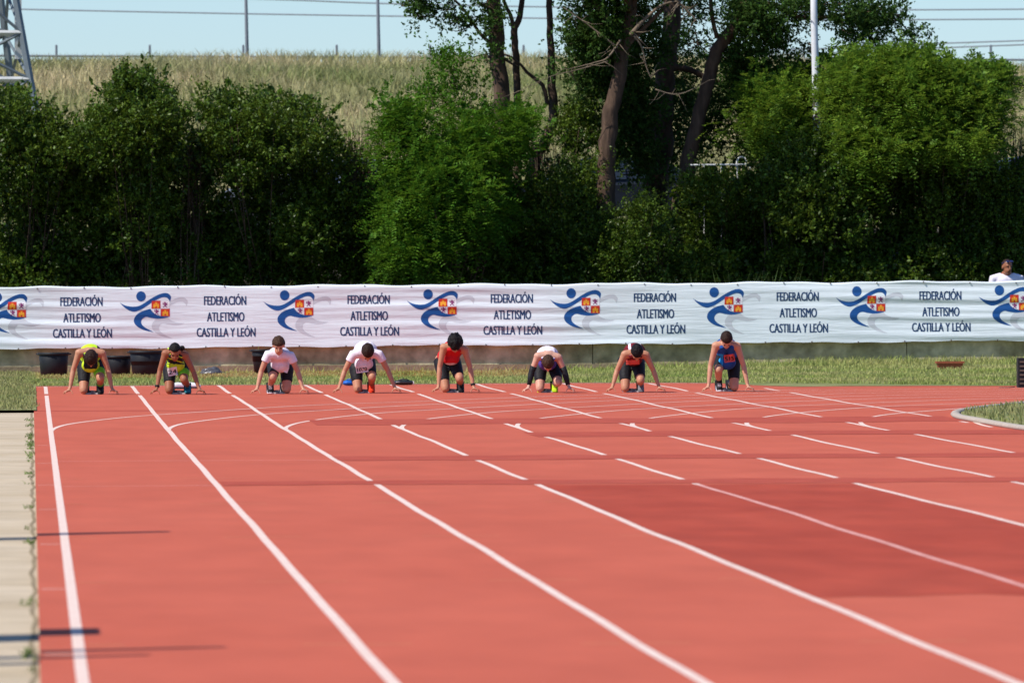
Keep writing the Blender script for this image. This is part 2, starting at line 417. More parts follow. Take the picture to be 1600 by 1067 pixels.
# long dry grass on the embankment
pts = scatter(260000, -16, 42, 199, 238, hill_z, clump=.35)
tag(blades('embankment_grass', pts, .36, .014, M['hill_grass'], .45), 'long dry grass covering the road embankment', 'grass', kind='stuff')

# ------------------------------------------------------------------ infield kerb
kpts = [(in_x(y), y) for y in np.concatenate([np.linspace(60, 101, 60), np.linspace(101.3, 132, 80)])]
mbk = MB()
mbk.sweep([(x, y, float(gz(x, y))+.022) for x, y in kpts], [(.055, .032)]*len(kpts), n=8, caps=True)
tag(mbk.build('infield_kerb', M['kerb'], None, True), 'pale rounded kerb edging the infield grass at the right', 'kerb')

# ------------------------------------------------------------------ wall and banner
WY = 150.0
wall = empty('concrete_wall', (5, WY+.15, 0)); tag(wall, 'low weathered concrete wall behind the starting line', 'wall')
def wall_local(mb): mb.v = [(a-5, b-WY-.15, c) for a, b, c in mb.v]; return mb
edges = [-30, -11.2, -6.1, -1.05, 3.6, 8.9, 13.9, 19.1, 40]
for a, b in zip(edges[:-1], edges[1:]):
    wall_local(MB().box(((a+b)/2, WY+.16, .70), (b-a-.012, .2, 1.36))).build('wall_panel', M['wall'], wall)
wall_local(MB().box((5, WY+.13, .05), (70, .30, .24))).build('footing', M['wall_foot'], wall)

BZ0, BZ1 = .465, 1.435
def b_top(x): return 1.418 + .0018*(x) + .010*np.sin(x*2.76+.8) + .006*np.sin(x*7.3)
def b_bot(x): return .452 + .0035*x + .008*np.sin(x*2.2+.4) + .005*np.sin(x*9.1)
def b_y(x, z):
    """surface of the hanging cloth (towards the camera is smaller y)"""
    x = np.asarray(x, float); z = np.asarray(z, float); t = (z-.46)/.97
    f = .008*np.sin(z*21+1.3*np.sin(x*.55)+x*.22) + .0045*np.sin(z*43-x*.6+2*np.sin(x*.9))
    f = f*(.55+.45*np.sin(x*.83+z*2.0))
    f = f + .012*np.sin(x*2.76+.8)*np.sin(t*3.14) + .01*np.sin((x*1.4+z*2.5))*t
    return WY - .03 - .018 + f
def cloth_mat(name, col, col2=None):
    m = mat(name, col, .6, var=.02, scale=2, spec=.25)
    nt = m.node_tree; N = nt.nodes; L = nt.links
    tc = N.new('ShaderNodeTexCoord'); mp = N.new('ShaderNodeMapping'); mp.inputs['Scale'].default_value = (.7, 1, 9)
    mp.inputs['Rotation'].default_value = (0, R(3), 0)
    nz = N.new('ShaderNodeTexNoise'); nz.inputs['Scale'].default_value = 2.0; nz.inputs['Detail'].default_value = 4; nz.inputs['Distortion'].default_value = .6
    bp = N.new('ShaderNodeBump'); bp.inputs['Strength'].default_value = .45; bp.inputs['Distance'].default_value = .02
    L.new(tc.outputs['Object'], mp.inputs['Vector']); L.new(mp.outputs['Vector'], nz.inputs['Vector'])
    L.new(nz.outputs['Fac'], bp.inputs['Height']); L.new(bp.outputs['Normal'], N['Principled BSDF'].inputs['Normal'])
    return m
M['cloth'] = cloth_mat('banner_cloth', (.79, .85, .88))
M['ink_navy'] = cloth_mat('ink_navy', (.018, .050, .135))
M['ink_blue'] = cloth_mat('ink_blue', (.012, .085, .29))
M['ink_grey'] = cloth_mat('ink_grey', (.60, .62, .66))
M['ink_red'] = cloth_mat('ink_red', (.62, .035, .02))
M['ink_gold'] = cloth_mat('ink_gold', (.85, .38, .03))
M['ink_white'] = cloth_mat('ink_white', (.82, .80, .82))
M['ink_purple'] = cloth_mat('ink_purple', (.24, .05, .16))
xsC = np.arange(-6, 22.01, .06); nz_ = 64
V = []; 
for x in xsC:
    zb, zt = float(b_bot(x)), float(b_top(x))
    zz = np.linspace(zb, zt, nz_)
    V += [(x, float(y), z) for y, z in zip(b_y(np.full(nz_, x), zz), zz)]
    V.append((x, float(b_y(x, zt))+.05, zt+.012))      # top hem folded back
n1 = nz_+1
F = [(i*n1+j, (i+1)*n1+j, (i+1)*n1+j+1, i*n1+j+1) for i in range(len(xsC)-1) for j in range(n1-1)]
banner = link('banner', np_mesh('banner', V, F, True), M['cloth'])
tag(banner, 'long white cloth banner with blue runner emblems and federation lettering on the wall', 'banner')

def on_cloth(me, x0, z1, lift, cuts_at=.025):
    """lay a flat mesh (x right, y up) on the cloth, finely divided so that it follows the folds"""
    bm = bmesh.new(); bm.from_mesh(me)
    bmesh.ops.triangulate(bm, faces=bm.faces[:])
    for _ in range(5):
        es = [e for e in bm.edges if e.calc_length() > cuts_at]
        if not es: break
        bmesh.ops.subdivide_edges(bm, edges=es, cuts=1)
        bmesh.ops.triangulate(bm, faces=[f for f in bm.faces if len(f.verts) > 3])
    for v in bm.verts:
        x, z = v.co.x + x0, v.co.y + z1 + .0025*x0
        v.co = Vector((x, float(b_y(x, z))-lift-v.co.z, z))
    bmesh.ops.recalc_face_normals(bm, faces=bm.faces[:])
    bm.to_mesh(me); bm.free(); me.update()
    return me
def catmull(pts, n=6):
    pts = [Vector(p) for p in pts]; out = []; m = len(pts)
    for i in range(m-1):
        p0, p1, p2, p3 = pts[max(i-1, 0)], pts[i], pts[i+1], pts[min(i+2, m-1)]
        for j in range(n):
            t = j/n
            out.append(.5*((2*p1)+(p2-p0)*t+(2*p0-5*p1+4*p2-p3)*t*t+(3*p1-p0-3*p2+p3)*t**3))
    out.append(pts[-1]); return out
ZP = 1.646e-3                                   # metres per unit of the emblem drawing
def poly_mesh(loops):
    cu = bpy.data.curves.new('t', 'CURVE'); cu.dimensions = '2D'; cu.fill_mode = 'BOTH'
    for lp in loops:
        sp = cu.splines.new('POLY'); sp.points.add(len(lp)-1); sp.use_cyclic_u = True
        for p, q in zip(sp.points, lp): p.co = (q[0]*ZP, -(q[1]-50)*ZP, 0, 1)
    ob = bpy.data.objects.new('t', cu); C.objects.link(ob)
    me = bpy.data.meshes.new_from_object(ob.evaluated_get(bpy.context.evaluated_depsgraph_get()))
    bpy.data.objects.remove(ob); bpy.data.curves.remove(cu); return me
def sw(up, lo):
    a = catmull(up); b = catmull(lo)
    return [tuple(p) for p in a] + [tuple(p) for p in b[1:-1]]
arm = sw([(40, 200), (90, 228), (150, 240), (210, 238), (265, 214), (335, 168), (400, 132), (455, 113), (500, 114), (530, 140), (530, 168), (522, 198)],
         [(522, 198), (512, 175), (490, 155), (455, 152), (415, 165), (365, 192), (310, 228), (250, 265), (185, 289), (130, 277), (80, 243), (40, 200)])
leg = sw([(335, 262), (275, 278), (215, 308), (180, 350), (177, 390), (200, 425), (250, 457), (310, 476), (365, 485)],
         [(365, 485), (315, 460), (268, 430), (246, 396), (254, 362), (292, 340), (345, 350), (405, 358), (465, 353), (520, 337)]) + \
      [(470, 336), (425, 330), (385, 315), (355, 293)]
head = [(245+46*math.cos(a), 142+49*math.sin(a)) for a in np.linspace(0, 2*math.pi, 28, endpoint=False)]
q_tl = [(350, 187), (431, 184), (431, 261), (345, 262), (345, 225)]
q_tr = [(435, 184), (519, 187), (519, 260), (435, 261)]
q_bl = [(345, 265), (431, 264), (431, 331), (400, 322), (370, 303), (352, 283)]
q_br = [(435, 264), (520, 263), (520, 336), (435, 333)]
def castle(cx, cy, s):
    pr = [(-26, 28), (-26, -6), (-20, -6), (-20, -14), (-14, -14), (-14, -6), (-8, -6), (-8, -26), (-3, -26), (-3, -20), (3, -20), (3, -26), (8, -26), (8, -6),
          (14, -6), (14, -14), (20, -14), (20, -6), (26, -6), (26, 28), (7, 28), (7, 12), (-7, 12), (-7, 28)]
    return [(cx+a*s, cy+b*s) for a, b in pr]
def lion(cx, cy, s):
    body = [(-6, -28), (4, -26), (8, -16), (20, -22), (24, -16), (12, -6), (24, -4), (22, 4), (8, 6), (10, 16), (22, 20), (18, 28), (4, 22), (-4, 12), (-10, 24), (-20, 28), (-22, 20), (-12, 14),
            (-8, 2), (-22, 0), (-26, -18), (-18, -24), (-16, -10), (-8, -8), (-14, -20)]
    return [(cx+a*s, cy+b*s) for a, b in body]
def shift(l, dx, dy, sx=1, shear=0): return [(40+(a-40)*sx+dx+shear*(b-200), b+dy) for a, b in l]
period = 2.272
base_x = P(187, 480, WY).x - 40*ZP
text_cache = {}
def text_mesh(s, width, cap):
    if s not in text_cache:
        cu = bpy.data.curves.new('t', 'FONT'); cu.body = s; cu.size = 1; cu.align_x = 'CENTER'; cu.offset = .0; cu.resolution_u = 3
        ob = bpy.data.objects.new('t', cu); C.objects.link(ob)
        me = bpy.data.meshes.new_from_object(ob.evaluated_get(bpy.context.evaluated_depsgraph_get()))
        bpy.data.objects.remove(ob); bpy.data.curves.remove(cu)
        co = np.empty(len(me.vertices)*3, np.float32); me.vertices.foreach_get('co', co); co = co.reshape(-1, 3)
        text_cache[s] = (me, co.copy())
    me0, co = text_cache[s]
    me = me0.copy(); c = co.copy()
    c[:, 0] = (c[:, 0]-(co[:, 0].min()+co[:, 0].max())/2) * width/(co[:, 0].max()-co[:, 0].min())
    capu = .70                                     # cap height of the font at size 1
    c[:, 1] *= cap/capu
    me.vertices.foreach_set('co', c.ravel()); me.update(); return me
ZT = BZ1 - .012
def bold(me, d, dz=.0004):
    """heavier strokes: the same outline laid three times, each a little to the side"""
    bm = bmesh.new()
    for i, sx in enumerate((-1, 0, 1)):
        n0 = len(bm.verts); bm.from_mesh(me); bm.verts.ensure_lookup_table()
        for v in bm.verts[n0:]: v.co.x += sx*d; v.co.z = dz*i
    bm.to_mesh(me); bm.free(); return me
for k in range(-2, 8):
    x0 = base_x + period*k
    def part(name, loops, m, lift, parent=banner):
        return link(name, on_cloth(poly_mesh(loops), x0, ZT, lift), M[m], parent)
    es = part('emblem_shadow', [shift(arm, 150, 42, 1.02)], 'ink_grey', .0012)
    part('leg_shadow', [shift(leg, 158, 62, .95, .12)], 'ink_grey', .0012, es)
    em = part('runner_emblem', [arm], 'ink_blue', .0022)
    part('emblem_head', [head], 'ink_blue', .0022, em); part('emblem_leg', [leg], 'ink_blue', .0022, em)
    for qd in (q_tl, q_br): part('shield_quarter', [qd], 'ink_red', .0032, em)
    for qd in (q_tr, q_bl): part('shield_quarter', [qd], 'ink_white', .0032, em)
    for cc in ((390, 225, 1.05), (478, 300, 1.05)): part('castle', [castle(*cc)], 'ink_gold', .0042, em)
    for cc in ((477, 224, 1.0), (394, 292, .95)): part('lion', [lion(*cc)], 'ink_purple', .0042, em)
    for (s, xa, xb, yb, cap) in (('FEDERACIÓN', 848, 1258, 231, 86), ('ATLETISMO', 876, 1240, 388, 88), ('CASTILLA Y LEÓN', 776, 1346, 536, 86)):
        me = bold(text_mesh(s, (xb-xa-8)*ZP, cap*ZP), .0048)
        link('lettering', on_cloth(me, x0+(xa+xb)/2*ZP, ZT-(yb-50)*ZP, .0022, .03), M['ink_navy'], banner)
# cord ties along both hems
for x in np.arange(-3.9, 18, .74):
    zb, zt = float(b_bot(x)), float(b_top(x))
    MB().box((x, float(b_y(x, zb))-.004, zb+.004), (.016, .012, .03)).build('tie', M['rust'], banner)
    MB().box((x+.3, float(b_y(x+.3, zt))-.004, zt-.008), (.016, .012, .02)).build('tie', M['rust'], banner)

# ------------------------------------------------------------------ pots and bags by the wall
def tub(name, px0, px1, ptop, pbot, Y, label, cat, taper=.84, rim=.012, group=None):
    a = P(px0, ptop, Y); b = P(px1, pbot, Y); r = (b.x-a.x)/2; h = a.z-b.z
    e = empty(name, ((a.x+b.x)/2, Y, b.z)); tag(e, label, cat, group)
    MB().lathe((0, 0, 0), [(r*taper, 0), (r*.97, h*.93), (r*.93, h*.95), (r*.90, h*.5), (0.01, h*.48)], 28).build('tub_body', M['black_plastic'], e, True)
    MB().lathe((0, 0, 0), [(r*.965, h*.90), (r+rim, h*.91), (r+rim, h), (r-.01, h), (r-.015, h*.9)], 28).build('rim', M['black_plastic'], e, True)
    for s in (-1, 1):
        MB().sweep([(s*(r+.005), -.05, h*.93), (s*(r+.03), -.03, h*.95), (s*(r+.03), .03, h*.95), (s*(r+.005), .05, h*.93)], [.01]*4, 6).build('handle', M['black_plastic'], e, True)
    return e
G = 'black plastic tubs along the wall'
tub('plastic_tub', 60, 108, 551, 592, 146.2, 'black plastic tub left of the leftmost runner', 'tub', group=G)
tub('plastic_tub', 163, 206, 556, 591, 146.4, 'lower black plastic tub just right of the leftmost runner', 'tub', group=G)
tub('plastic_tub', 202, 256, 548, 592, 146.0, 'wide black plastic tub behind the runner with the hair bun', 'tub', .78, group=G)
tub('plastic_tub', 393, 424, 546, 583, 146.4, 'narrow ribbed black pot behind the kneeling runner in white nearest the left', 'tub', .72, group=G)
# terracotta trough
e = empty('planter', P(1484, 578.5, 144.6)); tag(e, 'terracotta coloured trough planter standing in the grass by the wall', 'planter')
v = []; w0, w1, h = .17, .205, .135
mb = MB(); mb.add([(-w0, -.09, 0), (w0, -.09, 0), (w0, .09, 0), (-w0, .09, 0), (-w1, -.11, h), (w1, -.11, h), (w1, .11, h), (-w1, .11, h),
                   (-w1+.02, -.09, h), (w1-.02, -.09, h), (w1-.02, .09, h), (-w1+.02, .09, h), (-w0+.03, -.07, .03), (w0-.03, -.07, .03), (w0-.03, .07, .03), (-w0+.03, .07, .03)],
    [(3, 2, 1, 0), (0, 1, 5, 4), (1, 2, 6, 5), (2, 3, 7, 6), (3, 0, 4, 7), (4, 5, 9, 8), (5, 6, 10, 9), (6, 7, 11, 10), (7, 4, 8, 11), (8, 9, 13, 12), (9, 10, 14, 13), (10, 11, 15, 14), (11, 8, 12, 15), (12, 13, 14, 15)])
mb.build('trough', M['terracotta'], e)
for s in (-1, 1):
    MB().box((0, s*.116, h-.012), (w1*2+.02, .014, .03)).build('rim', M['terracotta'], e)
    MB().box((s*(w1+.004), 0, h-.012), (.014, .216, .028)).build('rim', M['terracotta'], e)
blades('sprig', np.array([(rng.uniform(-.14, .14), rng.uniform(-.05, .05), .10) for _ in range(26)]), .09, .008, M['leaf_weed'], .4, e)

def sack(name, c, d, m, label, cat, seed):
    """a soft crumpled bag"""
    r_ = np.random.default_rng(seed); mb = MB(); mb.ball((0, 0, 0), (1, 1, 1), nu=22, nv=14)
    out = []
    for p in mb.v:
        x, y, z = p; k = 1 + .13*math.sin(x*4+seed)*math.sin(z*5+y*3) + .08*math.sin(9*y+6*z+seed) + .05*math.sin(15*x+11*z)
        zz = max(z*k, -.55)
        out.append((x*k*d[0]/2, y*k*d[1]/2, (zz+.55)*d[2]/1.55))
    mb.v = out
    o = mb.build(name, m, None, True); o.location = c; tag(o, label, cat); return o
M['bag_black'] = mat('bag_black', (.02, .02, .022), .35, var=.2, scale=6, bump=.6, bscale=14, spec=.5)
M['bag_grey'] = mat('bag_grey', (.09, .09, .10), .3, var=.3, scale=6, bump=.6, bscale=16, spec=.5)
M['bag_blue'] = mat('bag_blue', (.01, .12, .50), .5, var=.15, scale=8, bump=.4, bscale=20)
def ground_at(px, py, Y): p = P(px, py, Y); return p
sack('rubbish_bag', P(330, 589, 147.0), (.34, .25, .15), M['bag_grey'], 'crumpled grey and black plastic bag in the grass by the wall', 'bag', 3)
o = sack('rubbish_bag', P(341, 589.5, 147.2), (.26, .25, .10), M['bag_black'], 'flat black plastic sheet lying beside the grey bag', 'bag', 5)
def sports_bag(pc, d, m, label, seed):
    e = empty('kit_bag', pc); tag(e, label, 'bag')
    mb = MB(); L_ = d[0]/2
    mb.sweep([(-L_*.8, 0, d[2]*.5), (-L_*.3, 0, d[2]*.52), (L_*.3, .01, d[2]*.5), (L_*.8, 0, d[2]*.48)], [(d[1]/2*.8, d[2]*.46), (d[1]/2, d[2]*.52), (d[1]/2, d[2]*.5), (d[1]/2*.8, d[2]*.44)], 14, side=(0, 1, 0))
    mb.build('bag_body', m, e, True)
    MB().sweep([(-L_*.5, -.02, d[2]), (-L_*.2, -.05, d[2]*1.18), (L_*.2, -.05, d[2]*1.16), (L_*.5, -.02, d[2])], [.008]*4, 6).build('strap', m, e, True)
    MB().box((L_*.98, -.01, d[2]*.5), (.02, .05, .04)).build('tag', M['white_paint'], e)
    return e
yb_ = 133.0
zb_ = float(gz(4, yb_))
def on_track(px, Y, lift=0):
    p = P(px, 600, Y); p.z = float(gz(p.x, Y))+lift; return p
sports_bag(on_track(546, 132.8, .004), (.15, .16, .075), M['bag_blue'], 'small bright blue kit bag on the track behind the runner with bib 1070', 1)
sports_bag(on_track(631, 133.2, .004), (.27, .16, .07), M['bag_black'], 'black kit bag lying on the track edge right of the runner with bib 1070', 2)
# pair of shoes left behind the runner with the bun
def loose_shoe(px, Y, rot, m1, label):
    o = empty('loose_shoe', on_track(px, Y, .004)); o.rotation_euler.z = rot; tag(o, label, 'shoe', 'pair of white shoes behind the runner with the bun')
    MB().sweep([(-.12, 0, .035), (-.05, 0, .045), (.04, 0, .04), (.11, 0, .03)], [(.03, .035), (.037, .045), (.042, .036), (.035, .025)], 12, side=(0, 1, 0)).build('upper', m1, o, True)
    MB().box((-.005, 0, .009), (.25, .075, .018)).build('sole', M['black_plastic'], o)
M['shoe_white'] = mat('shoe_white', (.75, .76, .80), .6, var=.1, scale=8)
loose_shoe(282.5, 130.5, .25, M['shoe_white'], 'white shoe on the track left of the blue shoe of the runner with the bun')
loose_shoe(299, 130.8, -.2, M['shoe_white'], 'white shoe on the track beside the right hand of the runner with the bun')

# loudspeaker / timing box at the right edge
e = empty('black_case', P(1599, 617, 131.0)); e.location.z = float(gz(e.location.x, 131.0)); tag(e, 'tall black equipment box standing on the bend at the right edge', 'box')
MB().box((.03, .12, .21), (.2, .24, .41)).build('case_body', M['black_plastic'], e)
for k in range(6):
    MB().box((.03, -.004, .06+.06*k), (.16, .012, .022)).build('grille_bar', M['rust'], e)
MB().sweep([(-.12, .0, .012), (-.22, -.06, .006), (-.34, -.02, .006)], [.006]*3, 6).build('cable', M['black_plastic'], e, True)

# ------------------------------------------------------------------ vegetation
def quads_from(c, u, s, n_, ln, wd, fold):
    """leaf-shaped faces: base, side, tip, side"""
    V = np.stack([c-u*ln[:, None]*.5, c+s*wd[:, None]*.5+n_*fold[:, None]-u*ln[:, None]*.06, c+u*ln[:, None]*.5, c-s*wd[:, None]*.5+n_*fold[:, None]-u*ln[:, None]*.06], 1).reshape(-1, 3)
    b = np.arange(len(c))*4
    return V, np.stack([b, b+1, b+2, b+3], 1)
def unit(a): return a/np.maximum(np.linalg.norm(a, axis=1), 1e-9)[:, None]
def twigs_in(lobes, n, r_, power=.42, floor=None, clump=0, sg=.12):
    w = np.array([l[3]*l[4]*l[5] for l in lobes])**.8; w /= w.sum()
    k = r_.choice(len(lobes), n, p=w); Lb = np.array(lobes)[k]
    d = unit(r_.normal(size=(n, 3))); rad = r_.uniform(0, 1, n)**power
    p = Lb[:, :3] + d*Lb[:, 3:6]*rad[:, None]
    if clump and n > 400:
        kk = max(20, int(n/clump)); ci = r_.integers(0, kk, n); on = r_.uniform(0, 1, n) < .78
        sz = r_.uniform(.6, 1.5, kk)
        pc = p[:kk][ci] + r_.normal(0, 1, (n, 3))*(sg*sz[ci])[:, None]*np.array([1, 1, .75])
        out = unit(pc-p[:kk][ci])*.6 + d[:kk][ci]
        p = np.where(on[:, None], pc, p); d = np.where(on[:, None], unit(out), d)
    if floor is not None:
        g = p[:, 2] > floor; p, d, rad = p[g], d[g], rad[g]
    return p, d, rad
def leaf_crown(lobes, n, ln, seed, per=12, spray=.22, floor=None, power=.42, droop=0.0):
    r_ = np.random.default_rng(seed); m = n//per
    p, d, rad = twigs_in(lobes, m, r_, power, floor, 26, .11); m = len(p)
    dirs = unit(d*.8 + np.array([0, 0, .75-droop]) + r_.normal(0, .5, (m, 3)))
    t = r_.uniform(0, 1, (m, per)); c = p[:, None] + dirs[:, None]*(t*spray*r_.uniform(.5, 1.5, (m, 1)))[..., None]
    c = (c + r_.normal(0, .022, c.shape)).reshape(-1, 3)
    N = len(c); u = unit(np.repeat(dirs, per, 0)*.6 + r_.normal(0, .6, (N, 3)))
    nr = unit(r_.normal(0, .75, (N, 3)) + np.array([-.15, -.15, .8])); s = unit(np.cross(nr, u)); nr = np.cross(u, s)
    L = ln*r_.uniform(.6, 1.25, N)
    return quads_from(c, u, s, nr, L, L*r_.uniform(.45, .62, N), L*.08)
def frond_crown(lobes, n, seed, flen=.28, leaflet=.060, pairs=6, floor=None, power=.42):
    r_ = np.random.default_rng(seed)
    p, d, rad = twigs_in(lobes, n, r_, power, floor, 75, .145); m = len(p)
    dirs = unit(d*.7 + np.array([0, -.1, .25]) + r_.normal(0, .55, (m, 3)))
    side = unit(np.cross(dirs, np.array([0, 0, 1.0]) + r_.normal(0, .25, (m, 3)))); nr = np.cross(side, dirs)
    fl = flen*r_.uniform(.6, 1.3, m)
    cs, us, ss, ns = [], [], [], []
    for i in range(pairs):
        t = (i+.7)/pairs
        q = p + dirs*(fl*t)[:, None] - np.array([0, 0, 1.0])*(fl*.35*t*t)[:, None]
        for sg in (-1, 1):
            u = unit(side*sg*.9 + dirs*.45 + nr*.1 + r_.normal(0, .12, (m, 3)))
            cs.append(q+u*leaflet*.5); us.append(u); ns.append(unit(nr + r_.normal(0, .2, (m, 3))))
    c = np.concatenate(cs); u = np.concatenate(us); nr = np.concatenate(ns); s = unit(np.cross(nr, u)); nr = np.cross(u, s)
    L = leaflet*r_.uniform(.75, 1.25, len(c))
    return quads_from(c, u, s, nr, L, L*.5, L*.05)
def stems_mesh(base, lobes, n, seed, r0=.02):
    r_ = np.random.default_rng(seed); mb = MB()
    p, d, rad = twigs_in(lobes, n, r_, .6)
    for q in p:
        b = Vector(base) + Vector((r_.normal(0, .18), r_.normal(0, .12), 0)); q = Vector(q)
        if q.z < b.z+.3: continue
        mid = b.lerp(q, .5) + Vector((r_.normal(0, .08), r_.normal(0, .08), .15))
        mb.sweep([b, mid, q], [r0, r0*.7, r0*.3], 5, caps=False)
    return mb
def px_lobe(x, y, rx, ry, Y, ry_depth):
    c = P(x, y, Y); s = Y/FPX
    return (c.x, c.y, c.z, rx*s, ry_depth, ry*s)
def shrub(name, lobes, n, ln, seed, label, mleaf='leaf', kind='leaf', cat='shrub', group=None, stems=26, floor=None, power=.42, sb=.9, sr=.013, backing=.22, **kw):
    L = [px_lobe(*l) for l in lobes]
    bx = float(np.mean([l[0] for l in L])); by = float(np.mean([l[1] for l in L])); bz = float(terrain_z(by))
    e = empty(name, (bx, by, bz)); tag(e, label, cat, group)
    Ll = [(a-bx, b-by, c-bz, d, f, g) for a, b, c, d, f, g in L]
    V, F = (leaf_crown if kind == 'leaf' else frond_crown)(Ll, n, *( (ln, seed) if kind == 'leaf' else (seed,) ), floor=.05, power=power, **kw)
    if backing:
        Lk = [(a, b+.9, c, d*1.0, f*.8, g*.97) for a, b, c, d, f, g in Ll]
        V2, F2 = leaf_crown(Lk, int((n if kind == 'leaf' else n*3)*backing), .135, seed+50, per=8, floor=.05, power=.6)
        V = np.concatenate([V, V2]); F = np.concatenate([F, F2+len(V)-len(V2)])
    link('crown', np_mesh('crown', V, F), M[mleaf], e)
    stems_mesh((0, sb, -.1), Ll, stems, seed+1, sr).build('trunk', M['bark'], e, True)
    return e
GH = 'shrubs of the hedge behind the banner'
shrub('hedge_shrub', [(25, 235, 95, 92, 156.4, .9), (5, 195, 60, 58, 156.2, .8), (80, 222, 48, 50, 156.0, .7), (30, 330, 110, 110, 157.6, .8), (40, 420, 110, 70, 157.3, .7), (100, 330, 60, 120, 157.4, .6), (118, 280, 40, 70, 156.8, .6)],
      52000, .070, 21, 'dark green leafy shrub in front of the pylon at the left edge', group=GH)
shrub('hedge_shrub', [(205, 192, 74, 70, 155.8, .9), (212, 150, 40, 36, 156.0, .6), (160, 215, 52, 56, 155.6, .8), (252, 212, 48, 60, 155.8, .8), (205, 300, 98, 105, 157.2, .9), (200, 400, 105, 85, 157.2, .8), (225, 330, 50, 60, 156.1, .5)],
      58000, .068, 22, 'tallest rounded dark green shrub of the hedge right of the pylon', group=GH)
shrub('hedge_shrub', [(370, 215, 62, 66, 156.0, .9), (350, 168, 34, 26, 156.2, .6), (432, 208, 60, 58, 155.9, .9), (490, 205, 46, 54, 156.2, .8), (400, 310, 105, 100, 157.5, .9), (490, 320, 85, 105, 157.3, .9), (545, 320, 50, 95, 157.0, .7), (430, 405, 150, 75, 157.4, .8), (305, 320, 55, 120, 157.0, .7), (470, 370, 50, 40, 156.3, .5)],
      74000, .066, 23, 'broad green shrub with uneven top between the tall rounded shrub and the locust', group=GH)
shrub('locust_shrub', [(690, 310, 90, 80, 155.6, .9), (640, 225, 50, 58, 156.0, .7), (612, 180, 30, 38, 156.2, .5), (740, 225, 62, 56, 156.3, .7), (800, 200, 34, 48, 156.4, .6), (610, 320, 40, 60, 156.0, .6), (650, 400, 70, 36, 155.4, .6), (760, 330, 46, 80, 156.4, .7)],
      7200, 0, 24, 'bright green feathery locust bush below the slender trunks', 'leaf_locust_deep', 'frond', 'shrub', stems=34, power=.5)
shrub('thicket_shrub', [(690, 370, 130, 90, 157.8, .9), (600, 370, 70, 90, 157.8, .8), (780, 330, 60, 120, 157.9, .8)],
      34000, .068, 34, 'dark thicket filling the shade behind the feathery locust bush')
shrub('locust_sapling', [(705, 110, 30, 30, 157.2, .4), (715, 80, 14, 16, 157.2, .3), (680, 140, 26, 26, 157.2, .4), (735, 150, 38, 30, 157.2, .4), (660, 125, 16, 14, 157.2, .3), (765, 120, 18, 18, 157.2, .3), (690, 165, 50, 24, 157.0, .4)],
      5200, .060, 25, 'thin leafy sapling rising above the locust bush', 'leaf_locust_deep', stems=14, per=9, backing=0)
shrub('undergrowth_shrub', [(880, 350, 75, 95, 157.6, .9), (860, 410, 90, 60, 157.0, .7), (905, 200, 30, 45, 158.6, .5), (920, 265, 45, 45, 158.4, .5), (950, 400, 60, 60, 157.4, .6)],
      38000, .060, 26, 'dark tangled undergrowth between the locust bush and the thick trunk', stems=40)
shrub('undergrowth_shrub', [(1005, 385, 42, 46, 156.4, .5), (1018, 338, 30, 26, 156.5, .4), (970, 405, 30, 36, 156.2, .4), (1050, 375, 24, 34, 156.6, .4), (985, 345, 20, 20, 156.5, .3), (1030, 425, 80, 30, 157.2, .5)],
      13000, .052, 27, 'low green bush at the foot of the leaning trunks', 'leaf', stems=26, power=.5, backing=.1)
shrub('undergrowth_shrub', [(1125, 360, 75, 84, 158.4, .9), (1090, 415, 90, 50, 158.4, .6), (1185, 370, 75, 90, 158.4, .7), (1128, 302, 62, 26, 157.5, .4)],
      42000, .062, 28, 'very dark shrub under the white railing', stems=30)
shrub('locust_shrub', [(1262, 180, 75, 62, 159.4, .9), (1340, 150, 50, 58, 157.4, .9), (1335, 108, 26, 28, 157.6, .6), (1215, 165, 48, 44, 158.4, .8), (1190, 205, 40, 36, 158.2, .7), (1350, 225, 58, 40, 156.9, 1.0), (1225, 225, 46, 38, 158.0, .7), (1300, 112, 15, 24, 157.8, .35), (1245, 122, 20, 20, 158.6, .4), (1375, 122, 15, 26, 157.6, .4)],
      9500, 0, 29, 'sunlit yellow green locust behind the white lamp post', 'leaf_locust', 'frond', 'shrub', sb=2.2, stems=16, power=.5)
shrub('locust_shrub', [(1430, 165, 62, 62, 157.2, 1.0), (1405, 115, 24, 34, 157.4, .6), (1455, 108, 24, 28, 157.4, .6), (1510, 160, 48, 48, 157.4, .9), (1540, 130, 30, 26, 157.8, .6), (1470, 218, 85, 36, 156.9, 1.0), (1558, 188, 18, 20, 157.2, .4), (1490, 118, 17, 24, 157.6, .4), (1430, 96, 14, 20, 157.6, .3), (1566, 122, 14, 16, 158.0, .3)],
      8000, 0, 30, 'sunlit yellow green locust at the right next to the bare dead stems', 'leaf_locust', 'frond', 'shrub', sb=2.2, stems=16, power=.5)
shrub('hedge_shrub', [(1290, 350, 105, 105, 157.7, .9), (1260, 275, 80, 62, 156.9, .8), (1285, 345, 60, 70, 156.7, .7), (1345, 270, 85, 75, 157.6, .7), (1280, 420, 110, 50, 157.6, .7)],
      52000, .066, 31, 'dark shaded shrub below the lamp post', group=GH)
shrub('hedge_shrub', [(1480, 350, 115, 105, 157.8, .9), (1440, 262, 90, 60, 157.9, .7), (1570, 345, 60, 95, 157.8, .8), (1520, 262, 64, 50, 157.9, .7), (1610, 330, 50, 90, 158.0, .7), (1500, 420, 130, 50, 157.6, .7)],
      60000, .066, 32, 'dark shaded shrub behind the standing man at the right', group=GH)
